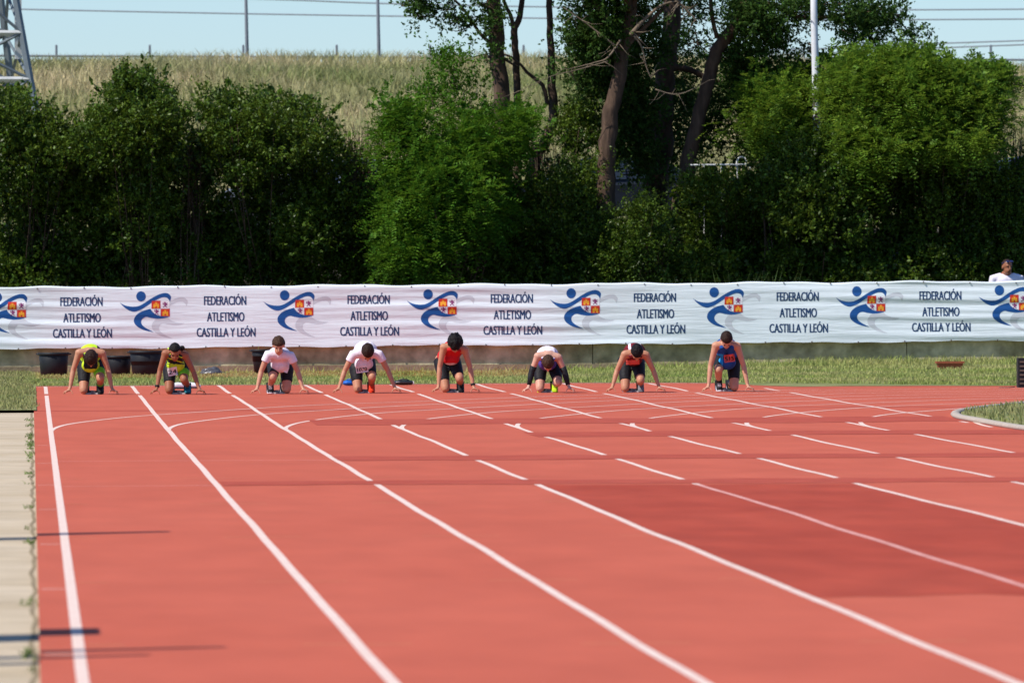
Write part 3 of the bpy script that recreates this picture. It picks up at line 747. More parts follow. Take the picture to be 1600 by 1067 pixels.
# bare brown stems (dead shoots)
def dead_shrub(px0, px1, ptop, pbot, Y, n, label, seed):
    r_ = random.Random(seed); mb = MB(); a = P((px0+px1)/2, pbot, Y)
    e = empty('dead_shrub', (a.x, Y, float(terrain_z(Y)))); tag(e, label, 'shrub', 'bare dead shrubs in the hedge')
    for i in range(n):
        b = P(r_.uniform(px0, px1), pbot, Y + r_.uniform(-.3, .3)); t = P(r_.uniform(px0, px1), r_.uniform(ptop, ptop+35), b.y + r_.uniform(-.2, .2))
        b.z = float(terrain_z(Y))-.05; mid = b.lerp(t, .6) + Vector((r_.uniform(-.12, .12), r_.uniform(-.1, .1), 0))
        mb.sweep([b-e.location, mid-e.location, t-e.location], [.012, .008, .003], 4, caps=False)
        for _ in range(3):
            q = mid.lerp(t, r_.uniform(.1, .9)); w = q + Vector((r_.uniform(-.15, .15), r_.uniform(-.1, .1), r_.uniform(.05, .22)))
            mb.sweep([q-e.location, w-e.location], [.005, .002], 3, caps=False)
    mb.build('stem_bundle', M['leaf_dead'], e)
dead_shrub(535, 600, 190, 300, 157.4, 60, 'bare brown dead shoots left of the locust bush', 1)
dead_shrub(1555, 1625, 190, 330, 158.6, 70, 'bare brown dead shoots at the right edge', 2)
dead_shrub(825, 900, 205, 300, 159.2, 46, 'bare brown shoots at the foot of the slender leaning trunk', 3)
dead_shrub(283, 318, 205, 300, 156.8, 26, 'few dead brown shoots between two hedge shrubs', 4)
dead_shrub(1180, 1420, 240, 420, 157.6, 34, 'thin brown bare stems inside the dark hedge at the right', 5)
# tall weeds behind the banner
def weeds(px0, px1, n, h, Y, m, label, name='tall_weeds'):
    x0 = P(px0, 440, Y).x; x1 = P(px1, 440, Y).x
    p = np.stack([rng.uniform(x0, x1, n), rng.uniform(Y-.5, Y+.5, n), np.zeros(n)], 1); p[:, 2] = terrain_z(p[:, 1])
    tag(blades(name, p, h, .012, M[m], .22), label, 'weeds', kind='stuff')
weeds(1060, 1240, 320, 1.42, 153.0, 'leaf_weed', 'tall pale weeds above the banner under the dark shrub')
V, F = leaf_crown([px_lobe(x, 442+6*math.sin(x*.05), 55, 38+12*math.sin(x*.023), 157.3+.3*math.sin(x*.017), .6) for x in range(-30, 1660, 55)], 70000, .08, 77, per=9)
tag(link('ground_cover', np_mesh('ground_cover', V, F), M['leaf']), 'low dark ground cover under the hedge behind the banner', 'plants', kind='stuff')
weeds(-10, 1610, 2600, 1.25, 153.4, 'grass_blade', 'rank grass along the back of the wall', 'rank_grass')

# trees with tall trunks: limbs given as polylines, leaf clumps hung round them
def tree(name, Y, limbs, clumps, n, label, seed, ln=.075, bark='bark', twig=60, dead=()):
    b0 = P(limbs[0][0][0][0], limbs[0][0][0][1], Y); bz = float(terrain_z(Y))
    e = empty(name, (b0.x, Y, bz)); tag(e, label, 'tree', 'trees with bare trunks behind the banner'); mb = MB(); o = e.location
    r_ = random.Random(seed)
    for li, (pts, rad) in enumerate(limbs):
        q = [P(x, y, Y + (dy[0] if dy else 0)) - o for (x, y, *dy) in pts]
        if li == 0: q = [Vector((q[0].x, q[0].y, -.15))] + q; rad = [rad[0]*1.25] + list(rad)
        qs = catmull(q, 4); rs = np.interp(np.linspace(0, len(rad)-1, len(qs)), range(len(rad)), rad)
        qs = [p + Vector((r_.uniform(-1, 1), r_.uniform(-1, 1), 0))*rr*.18 for p, rr in zip(qs, rs)]
        mb.sweep(qs, [float(v) for v in rs], 9, caps=False)
    Lb = [tuple(np.array(px_lobe(*c)) - np.array((o.x, o.y, o.z, 0, 0, 0))) for c in clumps]
    if Lb:
        for _ in range(twig):
            l = Lb[r_.randrange(len(Lb))]; c = Vector(l[:3]); d = Vector((r_.gauss(0, 1), r_.gauss(0, 1), r_.gauss(0, .8))).normalized()
            t = c + Vector((d.x*l[3], d.y*l[4], d.z*l[5]))*.9; s = c - Vector((d.x*l[3], d.y*l[4], d.z*l[5]))*.5
            mid = s.lerp(t, .5) + Vector((r_.uniform(-.1, .1), 0, r_.uniform(-.05, .15)))
            mb.sweep([s, mid, t], [.012, .008, .003], 4, caps=False)
    tr = mb.build('trunk', M[bark], e, True)
    if Lb:
        V, F = leaf_crown(Lb, n, ln, seed+7, per=11, spray=.28, power=.6, droop=.6)
        link('crown', np_mesh('crown', V, F), M['leaf_tree'], e)
    if dead:
        md = MB()
        for pts, r0 in dead:
            q = catmull([P(x, y, Y-.5) - o for x, y in pts], 4)
            md.sweep(q, list(np.linspace(r0, r0*.3, len(q))), 6, caps=False)
            for _ in range(7):
                k = r_.randrange(1, len(q)); s = q[k]; t = s + Vector((r_.uniform(-.35, .35), r_.uniform(-.3, .2), r_.uniform(-.3, .25)))
                md.sweep([s, s.lerp(t, .5)+Vector((0, 0, r_.uniform(-.06, .06))), t], [r0*.35, r0*.25, .003], 4, caps=False)
        md.build('dead_branch', M['bark_dead'], e, True)
    return e
tree('slender_tree', 159.0, [([(786, 300), (783, 150), (776, 60), (771, -40), (768, -200)], [.15, .14, .125, .12, .09]),
                            ([(780, 78), (752, 55), (735, 30), (715, 5), (690, -10), (650, 5)], [.035, .03, .024, .02, .016, .008]),
                            ([(782, 88), (800, 100), (812, 106)], [.03, .02, .01]), ([(768, -100), (720, -160)], [.05, .02])],
     [(640, 8, 26, 14, 159, .3), (672, -8, 40, 16, 159, .4), (660, 24, 16, 14, 159, .25), (722, 45, 20, 18, 158.8, .3), (712, 32, 14, 10, 158.8, .2), (770, 42, 12, 26, 158.7, .2), (765, 95, 14, 14, 158.6, .2), (720, -120, 60, 40, 159, .8), (800, -110, 60, 40, 159, .8), (760, 10, 20, 24, 158.8, .3), (700, 12, 30, 14, 159, .3)],
     15000, 'reddish straight trunk with a leafy side branch over the locust bush', 41)
tree('forked_tree', 159.6, [([(809, 300), (808, 180), (806, 90), (803, 50), (812, 25), (818, -20), (822, -150)], [.07, .065, .06, .06, .05, .045, .03]),
                           ([(803, 55), (798, 25), (788, 5), (780, -30)], [.04, .035, .03, .02])],
     [(830, -170, 60, 60, 159.6, .8), (770, -100, 40, 40, 159.6, .5)], 4000, 'thin forked trunk just right of the reddish trunk', 42)
tree('leaning_tree', 159.3, [([(835, 270), (850, 225), (865, 185), (863, 150), (861, 90), (859, 40), (857, -30), (850, -150)], [.11, .095, .085, .075, .065, .055, .05, .03]),
                            ([(856, 165), (850, 138), (838, 125), (825, 115), (812, 100), (795, 88), (770, 84), (735, 90)], [.035, .035, .032, .028, .022, .018, .012, .005])],
     [(845, -160, 70, 60, 159.3, .8)], 4000, 'slender dark trunk that leans at its foot with a crooked side limb', 43)
tree('thick_tree', 158.0, [([(945, 360), (948, 260), (952, 190), (966, 130), (972, 80), (985, 20), (992, -60), (1000, -200)], [.17, .15, .14, .125, .115, .10, .09, .05]),
                          ([(975, 60), (940, 20), (915, -20)], [.06, .05, .03]), ([(972, 80), (1010, 40), (1040, 10)], [.05, .04, .03]), ([(985, 20), (960, -40, -1.0), (890, -80, -2.2), (800, -92, -2.6), (740, -95, -2.6)], [.07, .06, .05, .03, .015])],
     [(930, 30, 46, 38, 158.2, .6), (905, 65, 24, 24, 158.2, .4), (900, 120, 20, 18, 158.4, .3), (940, 75, 36, 30, 158.4, .5), (960, 85, 46, 46, 159.2, .6), (960, 20, 50, 36, 158.4, .6), (1005, 60, 36, 46, 159.2, .6), (935, 130, 36, 26, 158.8, .5), (985, 160, 36, 44, 159.2, .6), (1000, 230, 40, 40, 159.4, .5), (920, -40, 60, 40, 158, .8), (1010, -50, 60, 40, 158, .8), (750, -90, 75, 36, 155.3, .8), (840, -84, 75, 36, 155.3, .8), (930, -90, 75, 36, 155.4, .8), (1000, -84, 50, 34, 155.6, .7), (905, 180, 18, 20, 159, .3), (930, 215, 22, 16, 158.6, .3)],  # unseen forward clumps and their limb added to shade the lower right hedge
     84000, 'thick pale streaked trunk with dead grey branches near its top', 44, .07,
     dead=[([(985, 55), (1008, 30), (1035, 8), (1062, 2)], .038), ([(990, 56), (1003, 75), (1010, 105), (1018, 124)], .018), ([(970, 62), (950, 90), (930, 98), (890, 108)], .018), ([(1060, 4), (1075, 18), (1090, 35)], .025), ([(965, 75), (920, 40), (880, 12)], .018), ([(950, 96), (900, 110), (860, 120), (800, 148)], .012), ([(1024, 140), (1060, 148), (1100, 130)], .014)])
tree('dark_tree', 160.5, [([(1028, 300), (1034, 220), (1038, 130), (1046, 60), (1050, -20), (1052, -200)], [.20, .19, .175, .16, .15, .09]),
                         ([(1037, 110), (1060, 106), (1085, 112), (1110, 125), (1160, 138), (1210, 148), (1245, 165), (1265, 172)], [.06, .055, .05, .045, .04, .03, .02, .01])],
     [(1070, 30, 44, 44, 161.2, .6), (1090, 70, 36, 40, 161.2, .7), (1055, 110, 40, 30, 161.4, .6), (1060, 180, 36, 36, 161, .6), (1090, -50, 90, 50, 161.5, .8), (1000, 190, 40, 34, 160.8, .6), (1030, 240, 60, 34, 161.5, .7), (985, 130, 30, 40, 161.3, .6), (1075, 140, 40, 40, 161.4, .6), (1080, 230, 40, 40, 161.4, .6), (1000, 270, 60, 26, 160.6, .6)],
     22000, 'broad dark trunk in the middle with a low horizontal limb', 45, .07)
tree('slanting_tree', 158.8, [([(1062, 340), (1072, 270), (1090, 190), (1108, 125), (1120, 80), (1145, 45), (1165, 10), (1190, -40), (1215, -150)], [.15, .135, .12, .115, .11, .105, .10, .09, .06]),
                             ([(1165, 12), (1210, 8), (1250, 28), (1300, 26), (1350, 20), (1395, 28), (1425, 55)], [.06, .05, .04, .032, .025, .018, .008]),
                             ([(1120, 60), (1112, 20), (1110, -30)], [.04, .035, .03])],
     [(1180, 30, 60, 36, 158.8, .9), (1150, 85, 34, 30, 159.2, .6), (1185, 130, 44, 36, 159.6, .6), (1240, 22, 56, 24, 158.8, .8), (1205, 62, 26, 26, 158.8, .4), (1225, 82, 16, 14, 158.6, .3), (1300, 12, 60, 20, 158.8, .8), (1325, 50, 34, 20, 158.8, .5), (1365, 52, 30, 24, 158.8, .5), (1370, 14, 40, 16, 158.8, .5), (1400, 30, 28, 18, 158.8, .4), (1425, 55, 20, 22, 158.8, .35), (1430, 80, 12, 14, 158.8, .25), (1272, 78, 14, 12, 158.6, .25), (1250, 100, 10, 8, 158.6, .2),
      (1200, -50, 110, 40, 160.2, .8), (1300, -40, 80, 26, 160.0, .6), (1140, 165, 46, 40, 159.8, .7), (1112, 215, 36, 26, 160.0, .6), (1165, 110, 44, 30, 159.8, .7), (1175, 235, 36, 30, 159.4, .6)],
     48000, 'slanting trunk whose leafy limb reaches over the white lamp post', 46, .07)

# ------------------------------------------------------------------ behind: cars, railing, lamp post, pylon, road
def car(name, px, py_roof, Y, m, label, length=4.2, facing=1, z=None, rot=0):
    g = P(px, py_roof, Y); z = g.z-1.45 if z is None else z
    e = empty(name, (g.x, Y, z)); e.rotation_euler.z = rot; tag(e, label, 'car'); L_ = length/2; s = facing
    prof = [(-L_, .35), (-L_, .80), (-L_*.93, .95), (-L_*.72, 1.02), (-L_*.42, 1.38), (-L_*.1, 1.45), (L_*.22, 1.42), (L_*.52, 1.02), (L_*.9, .88), (L_, .70), (L_, .32)]
    hw = [.80, .84, .84, .82, .66, .64, .66, .82, .82, .80, .78]
    v = []; n = len(prof)
    for sy in (-1, 1): v += [(x*s, sy*w, zz) for (x, zz), w in zip(prof, hw)]
    f = [tuple(range(n)), tuple(range(2*n-1, n-1, -1))] + [(i, i+n, (i+1) % n+n, (i+1) % n) for i in range(n)]
    me = MB().add(v, f).mesh('body'); o = link('body', me, m, e)
    bv = o.modifiers.new('b', 'BEVEL'); bv.width = .05; bv.segments = 2
    for (xa, xb, xc, xd) in ((-.66, -.38, -.08, -.06), (-.02, -.02, .21, .45)):
        v = [(L_*xa*s, -.845, 1.0), (L_*xd*s, -.845, 1.0), (L_*xc*s, -.70, 1.36), (L_*xb*s, -.70, 1.36)]
        v2 = [(a, b+.02, c) for a, b, c in v]
        MB().add(v+v2, [(0, 1, 2, 3), (4, 7, 6, 5), (0, 4, 5, 1), (1, 5, 6, 2), (2, 6, 7, 3), (3, 7, 4, 0)]).build('side_window', M['glass'], e)
    for wx in (-.62, .62):
        for sy in (-1, 1):
            w = MB(); w.sweep([(L_*wx, sy*.78-.09, .32), (L_*wx, sy*.78+.09, .32)], [.32, .32], 20, caps=False); w.build('wheel', M['tyre'], e, False)
    MB().box((-L_*s*.985, -.66, .78), (.06, .3, .14)).build('tail_lamp', M['lamp_red'], e)
    return e
tag(sheet('car_park', np.linspace(-40, 60, 12), np.linspace(169, 192, 8), .03, M['asphalt'], lambda x, y: terrain_z(y)+0*x), kind='structure')
zc = float(terrain_z(175))+.03
def car_at(*a, **k): return car(*a, z=zc, **k)
car_at('parked_car', 985, 240, 172.5, M['car_dark'], 'dark car parked behind the trunks in the middle')
car_at('parked_car', 520, 245, 173.0, M['car_silver'], 'silver car glimpsed through the hedge left of the locust bush', facing=-1)
car_at('parked_car', 1650, 240, 173.0, M['car_blue'], 'dark blue car half hidden behind the dead shoots at the right edge')
car('road_car', 207, 80, 248.0, M['car_white'], 'white car driving along the top of the embankment', z=float(hill_z(0, 248))+.0)
# white railing with a hoop
e = empty('white_railing', (P(1125, 300, 158.2).x, 158.2, float(terrain_z(158.2)))); tag(e, 'white tubular railing with a hoop under the slanting tree', 'railing'); o_ = e.location
a, b = P(1080, 258, 158.2)-o_, P(1175, 257, 158.2)-o_
MB().sweep([a, b], [.014, .014], 8).build('top_rail', M['white_paint'], e, True)
for px in (1100, 1127, 1152, 1172):
    t = P(px, 257, 158.2)-o_; MB().sweep([(t.x, 0, 0), (t.x, 0, t.z)], [.011, .011], 8).build('post', M['white_paint'], e, True)
hc = P(1159, 252, 158.2)-o_
MB().sweep([hc+Vector((-.09, 0, -.08)), hc+Vector((-.08, 0, 0)), hc+Vector((-.05, 0, .055)), hc+Vector((0, 0, .075)), hc+Vector((.05, 0, .055)), hc+Vector((.08, 0, 0)), hc+Vector((.07, 0, -.06))], [.015]*7, 8).build('hoop', M['white_paint'], e, True)
# white lamp post
pt = P(1276, 300, 157.9); e = empty('lamp_post', (pt.x, 157.9, float(terrain_z(157.9)))); tag(e, 'white lamp post with flaking paint rising through the leaves at the right', 'lamp post'); o_ = e.location
zt = P(1270, -80, 157.9)-o_
M['pole_white'] = mat('pole_white_flaking', (.72, .73, .76), .5, var=.05, scale=3)
MB().sweep([(0, 0, 0), P(1277, 210, 157.9)-o_, P(1272, 30, 157.9)-o_, zt], [.075, .068, .058, .05], 14, caps=False).build('pole', M['pole_white'], e, True)
mb = MB(); r_ = random.Random(8)
for k in range(60):
    t = r_.random()**1.3; q = (P(1277, 215, 157.9)-o_).lerp(P(1275, 140, 157.9)-o_, t); an = r_.uniform(0, 2*math.pi); rr = .069
    mb.box((q.x+rr*math.cos(an), q.y+rr*math.sin(an), q.z), (.03+.03*r_.random(), .006, .03+.07*r_.random()), Matrix.Rotation(an+math.pi/2, 3, 'Z'))
mb.build('rust_patch', M['rust'], e)
MB().sweep([zt, zt+Vector((.1, 0, .35)), zt+Vector((.6, 0, .5))], [.05, .045, .04], 10).build('arm', M['pole_white'], e, True)
MB().box(zt+Vector((.85, 0, .5)), (.6, .22, .12)).build('lamp_head', M['steel'], e)
# lattice pylon
PY = 205.0
pb = P(-45, 300, PY); e = empty('lattice_pylon', (pb.x, PY, float(terrain_z(196)))); e.rotation_euler.z = R(11); tag(e, 'grey steel lattice pylon at the left edge behind the hedge', 'pylon')
s_ = PY/FPX
def hw_at(z): return 1.62 - .148*z
ztop = 16.0
def corner(i, z): w = hw_at(z); return Vector(((1, 1, -1, -1)[i]*w, (-1, 1, 1, -1)[i]*w, z))
for i in range(4): MB().sweep([corner(i, -.3), corner(i, 8)], [.085, .075], 4).build('leg', M['steel'], e)
for i in range(4): MB().sweep([corner(i, 8), corner(i, 10.2)], [.075, .06], 4).build('leg', M['steel'], e)
lev = [.2, 2.05, 3.55, 4.55, 6.0, 7.4, 8.8, 10.0]
for a, b in zip(lev[:-1], lev[1:]):
    for i in range(4):
        j = (i+1) % 4
        MB().sweep([corner(i, a), corner(j, b)], [.035, .035], 4).build('brace', M['steel'], e)
        MB().sweep([corner(j, a), corner(i, b)], [.035, .035], 4).build('brace', M['steel'], e)
        MB().sweep([corner(i, b), corner(j, b)], [.055, .055], 4).build('crossbar', M['steel_pale'], e)
MB().box((.98, -.35, 5.6), (.14, .1, 3.2)).build('cable_duct', M['steel_pale'], e)
# tall thin masts, guard rail, fence posts and wires of the road
for (px, pyt, pyb, lab) in ((387, -60, 100, 'tall thin grey mast left of centre on the embankment'), (593, -60, 105, 'tall thin grey mast nearer the trees on the embankment')):
    b = P(px, pyb, 238); t = P(px-4, pyt, 238); o = empty('road_mast', (b.x, 238, b.z-.6)); tag(o, lab, 'mast')
    MB().sweep([(0, 0, 0), (t.x-b.x, 0, t.z-b.z+.6)], [.05, .035], 8).build('shaft', M['pole_grey'], o, True)
    MB().box((0, 0, .1), (.3, .3, .2)).build('base', M['kerb'], o)
e = empty('guard_rail', (0, 237.5, float(hill_z(0, 237.5)))); tag(e, 'long grey guard rail along the road on top of the embankment', 'guard rail')
zr = [P(x, 88+(x-100)*.004, 237.5) for x in (-120, 1750)]
MB().sweep([p-e.location for p in zr], [.03, .03], 6).build('rail', M['pole_grey'], e)
for px in list(range(-60, 1750, 146)):
    t = P(px+2, 72, 237.5)-e.location; MB().sweep([(t.x, 0, -.3), (t.x, 0, t.z)], [.035, .03], 6).build('post', M['pole_grey'], e)
for i, (pts, lab) in enumerate([([(-60, 13), (300, 20.5), (600, 25.5), (900, 29.5), (1300, 31.5), (1660, 30)], 'power line crossing the sky just above the lower wire'),
                ([(-60, -10), (400, -1), (600, 6), (900, 12), (1300, 16), (1660, 14.5)], 'uppermost power line across the sky'),
                ([(1180, 79), (1300, 76), (1450, 69), (1660, 62)], 'upper of the two low wires at the right'),
                ([(1180, 87), (1300, 83), (1450, 76), (1660, 68)], 'lower of the two low wires at the right')]):
    q = [P(x, y, 262) for x, y in pts]; qs = catmull(q, 6)
    o = MB().sweep(qs, [.022]*len(qs), 5).build('power_line', M['wire']); tag(o, lab, 'wire')

# ------------------------------------------------------------------ stand-in boards outside the left edge, added to cast the shadows on the path
for (x, y, h, w0, w1, lab) in ((-.62, 58.85, 1.92, .60, .22, 'tapering board added out of frame to cast a shadow, farthest from the camera'), (-.72, 42.45, 1.32, .92, .80, 'broad upright board added out of frame to cast a shadow on the path'),
                               (-.75, 40.35, 2.05, .32, .12, 'tall narrow board added out of frame to cast a shadow, nearest the camera'), (-.74, 39.75, 1.6, .3, .12, 'short narrow board added out of frame to cast a shadow, nearest the camera')):
    o = empty('shadow_board', (x, y, float(path_z(x, y)))); tag(o, lab, 'stand', 'boards added left of the frame to cast shadows')
    MB().add([(-.02, -w0/2, .06), (.02, -w0/2, .06), (.02, w0/2, .06), (-.02, w0/2, .06), (-.02, -w1/2, h), (.02, -w1/2, h), (.02, w1/2, h), (-.02, w1/2, h)],
             [(3, 2, 1, 0), (4, 5, 6, 7), (0, 1, 5, 4), (1, 2, 6, 5), (2, 3, 7, 6), (3, 0, 4, 7)]).build('panel', M['pole_grey'], o)
    MB().box((0, 0, .03), (.3, w0*.9, .058)).build('foot', M['pole_grey'], o)

# ------------------------------------------------------------------ people
SC = 118.4
def skin(name, c): return mat(name, c, .5, var=.06, scale=6, spec=.35)
SK = {'tan': skin('skin_tan', (.50, .235, .135)), 'fair': skin('skin_fair', (.62, .34, .24)), 'brown': skin('skin_brown', (.33, .125, .062)), 'mid': skin('skin_mid', (.55, .275, .17))}
HAIR = {'black': mat('hair_black', (.012, .010, .010), .5, var=.4, scale=14, bump=.8, bscale=60, spec=.12), 'dark': mat('hair_dark_brown', (.030, .016, .011), .5, var=.4, scale=14, bump=.8, bscale=60, spec=.12),
        'brown': mat('hair_brown', (.060, .030, .018), .5, var=.4, scale=14, bump=.8, bscale=60, spec=.12)}
def fab(name, c, r=.8): return mat(name, c, r, var=.06, scale=5, bump=.5, bscale=18, spec=.2)
F_ = {'neon': fab('fabric_neon_yellow', (.56, .80, .03)), 'green': fab('fabric_neon_green', (.20, .62, .03)), 'black': fab('fabric_black', (.014, .014, .017), .6), 'white': fab('fabric_white', (.80, .73, .80)),
      'red': fab('fabric_red', (.58, .015, .022)), 'darkred': fab('fabric_dark_red', (.16, .012, .018)), 'purple': fab('fabric_purple', (.10, .06, .32)), 'blue': fab('fabric_blue', (.012, .07, .28)), 'sky': fab('fabric_blue_sunlit', (.02, .34, .75)),  # sky: sunlit side of the blue singlet, put in as colour
      'paper': fab('bib_paper', (.80, .76, .78)), 'orange': fab('shoe_orange', (.85, .06, .02)), 'teal': fab('shoe_teal', (.02, .20, .27)), 'grey': fab('shoe_grey', (.20, .20, .22)), 'bibred': fab('bib_red', (.7, .12, .10))}
M['eye'] = mat('eye_dark', (.02, .015, .012), .2, var=.02)

def head_parts(mb, c, pitch_deg, yaw_deg=0, s=1.0):
    """adds skull, jaw, nose, ears and neck stub to mb; returns the head's matrix (local: x right, -y face, z up)"""
    Mh = Matrix.Rotation(R(yaw_deg), 3, 'Z') @ Matrix.Rotation(R(pitch_deg), 3, 'X')
    c = Vector(c)
    def at(p): return c + Mh @ (Vector(p)*s)
    mb.ball(at((0, .01, .03)), (.073*s, .092*s, .085*s), Mh)
    mb.ball(at((0, -.025, -.045)), (.055*s, .062*s, .070*s), Mh)
    mb.ball(at((0, -.055, -.088)), (.028*s, .026*s, .022*s), Mh)          # chin
    mb.sweep([at((0, -.083, .018)), at((0, -.101, -.022))], [.010*s, .015*s], 8)   # nose
    mb.sweep([at((-.035, -.076, .028)), at((.035, -.076, .028))], [.012*s, .012*s], 8)  # brow
    mb.sweep([at((-.020, -.081, -.052)), at((.020, -.081, -.052))], [.009*s, .009*s], 8)  # lips
    for sx in (-1, 1): mb.ball(at((sx*.074, .01, -.008)), (.010*s, .020*s, .030*s), Mh)
    return Mh, at
def hair_mesh(at, style, seed, s=1.0):
    r_ = np.random.default_rng(seed); nu, nv = 44, 28; v = []
    ph = r_.uniform(0, 6, 8)
    amp = {'short': .035, 'curly': .11, 'bun': .012, 'crop': .03, 'shaved': .004}[style]; thick = {'short': 1.20, 'curly': 1.42, 'bun': 1.09, 'crop': 1.12, 'shaved': 1.02}[style]
    for i in range(nv+1):
        a = -math.pi/2 + math.pi*i/nv
        for j in range(nu):
            b = 2*math.pi*j/nu; d = Vector((math.cos(a)*math.cos(b), math.cos(a)*math.sin(b), math.sin(a)))
            # hairline: forehead in front, ears at the sides, nape behind
            fr = {'short': .12, 'curly': .10, 'bun': .40, 'crop': .20, 'shaved': .62}[style]
            line = fr if d.y < -.45 else (fr - (d.y+.45)*(fr+.52)/.7 if d.y < .25 else -.52)
            t = (d.z - line)/.16
            k = max(0, min(1, t*.5+.5))
            nzv = math.sin(9*d.x+ph[0])*math.sin(8*d.z+ph[1]) + .7*math.sin(17*d.y+ph[2]+5*d.x)*math.sin(15*d.z+ph[3]) + .5*math.sin(29*d.x+ph[4])*math.sin(27*d.y+ph[5])
            rr = .86 + (thick + amp*nzv - .86)*k
            v.append(at((d.x*.074*rr, .01+d.y*.093*rr, .03+d.z*.087*rr)))
    f = [(i*nu+j, i*nu+(j+1) % nu, (i+1)*nu+(j+1) % nu, (i+1)*nu+j) for i in range(nv) for j in range(nu)]
    return MB().add(v, f)

def conform(bvh_list, x, z, y0=-1.0):
    best = None
    for b in bvh_list:
        h = b.ray_cast(Vector((x, y0, z)), Vector((0, 1, 0)))
        if h[0] is not None and (best is None or h[0].y < best): best = h[0].y
    return best

def runner(sp):
    gy = sp['gy']; x0 = sp['x0']; w = P(x0, gy, 125.0)
    gzv = float(gz(w.x, 125.0)); root_loc = Vector((w.x, 125.0, gzv)); Y = 125.0
    def q(px, py, d=0.0): return Vector(((px-x0)/SC, d, max(0, (gy-py)/SC)))
    hl, hr = sp['hands']; zL = zR = 0
    shL, shR = q(*sp['sh'][0], .07), q(*sp['sh'][1], .07)
    zs = (shL.z+shR.z)/2; xs = (shL.x+shR.x)/2
    back = q(0, sp['back']).z
    chest = Vector((xs, .19, max(back-.105, zs+.0)))
    pel = Vector(((sp.get('pel', x0)-x0)/SC, .50, sp.get('pelz', .47)))
    waist = chest.lerp(pel, .55) + Vector((0, 0, .02))
    collar = Vector((xs, .085, max(zs+.015, chest.z-.03)))
    b = MB()
    b.sweep([pel+Vector((0, .05, -.02)), pel, waist, chest, collar], [(.115, .10), (.13, .112), (.112, .092), (.135, .10), (.105, .075)], 16, side=(1, 0, 0))
    # head and neck
    hc = q(*sp['head'], sp.get('hd', -.05)); Mh, at = head_parts(b, hc, sp['pitch'], sp.get('yaw', 0), sp.get('hs', 1.0))
    b.sweep([collar+Vector((0, .02, .01)), collar.lerp(at((0, .02, -.05)), .6), at((0, .02, -.03))], [.058, .050, .048], 12)
    # arms and hands
    elb = {}; wr = {}
    for s, sh, hx in ((-1, shL, hl), (1, shR, hr)):
        hp = Vector(((hx-x0)/SC, 0, 0))
        wrist = hp + Vector((-s*.012, .035, .088))
        el = sh.lerp(wrist, .50) + Vector((s*.018, .045, .0)); elb[s] = el; wr[s] = wrist
        b.sweep([collar.lerp(sh, .35), sh], [.062, .055], 12)
        b.sweep([sh, sh.lerp(el, .4), el, el.lerp(wrist, .3), wrist], [.050, .042, .034, .035, .0225], 12)
        kn = hp + Vector((s*.018, -.005, .050))
        b.sweep([wrist, wrist.lerp(kn, .5), kn], [(.020, .024), (.018, .034), (.015, .036)], 10, side=(s*.5, 0, .8))
        for k, (ex, ey) in enumerate(((.050, -.045), (.078, -.018), (.080, .012), (.060, .038))):
            r0 = kn + Vector((s*.004, -.027+.018*k, .004)); tip = hp + Vector((s*ex, ey, .007)); mid = r0.lerp(tip, .5) + Vector((s*.010, 0, .014))
            b.sweep([r0, mid, tip], [.0095, .0085, .0072], 7)
        th = hp + Vector((-s*.048, -.035, .008)); r0 = wrist.lerp(kn, .45) + Vector((-s*.006, -.018, -.005))
        b.sweep([r0, r0.lerp(th, .55)+Vector((-s*.010, -.006, .006)), th], [.012, .010, .008], 7)
    # legs: 'down' knee on the ground, 'up' knee in front of its foot
    up_s = sp['up']; dn_s = -up_s
    hipU = pel + Vector((up_s*.082, -.02, -.03)); hipD = pel + Vector((dn_s*.082, -.02, -.03))
    kU = q(*sp['kup'], .13); kD = Vector(((sp['kdn']-x0)/SC, .27, .060))
    fx = (sp['foot']-x0)/SC
    anU = Vector((fx, .40, .125)); toeU = Vector((fx, .34, .028)); heelU = Vector((fx, .445, .115))
    b.sweep([hipU, hipU.lerp(kU, .5)+Vector((0, 0, .01)), kU], [.082, .070, .056], 14)
    b.sweep([kU, kU.lerp(anU, .35)+Vector((0, .035, -.012)), anU], [.054, .051, .032], 14)
    b.ball(kU+Vector((0, -.018, 0)), (.045, .04, .052))
    anD = Vector((kD.x-dn_s*.030, .66, .11)); toeD = Vector((anD.x, .70, .02))
    b.sweep([hipD, hipD.lerp(kD, .5)+Vector((0, -.012, 0)), kD], [.084, .073, .057], 14)
    b.sweep([kD, kD.lerp(anD, .35)+Vector((0, 0, .02)), anD], [.054, .050, .031], 14)
    b.sweep([anU, toeU], [.034, .03], 10); b.sweep([anD, toeD], [.034, .03], 10)
    me = remeshed(b, 'person', .0095, 3)
    body = link('person', me, SK[sp['skin']]); body.location = root_loc
    tag(body, sp['label'], 'person', 'runners crouching at the start')
    # hair
    hm = hair_mesh(at, sp['hstyle'], sp['seed'], 1)
    ho = hm.build('hair', HAIR[sp['hair']], body, True)
    if sp['hstyle'] == 'bun':
        MB().ball(q(285, 543, .0), (.036, .036, .036)).build('hair_bun', HAIR[sp['hair']], body, True)
    for sx in (-1, 1):
        MB().ball(at((sx*.030, -.083, .008)), .010, nu=8, nv=6).build('eye', M['eye'], body, True)
    # top
    t = MB(); g = .013
    loose = sp['top'] == 'tshirt'
    k = .022 if loose else .012
    t.sweep([pel+Vector((0, -.06, .0)), waist+Vector((0, 0, -.02 if loose else -.01)), chest, collar+Vector((0, .01, -.005))], [(.13+k, .115+k), (.122+k, .115+k), (.137+k, .108+k*.7), (.090+k*.5, .080+k*.4)], 18, side=(1, 0, 0))
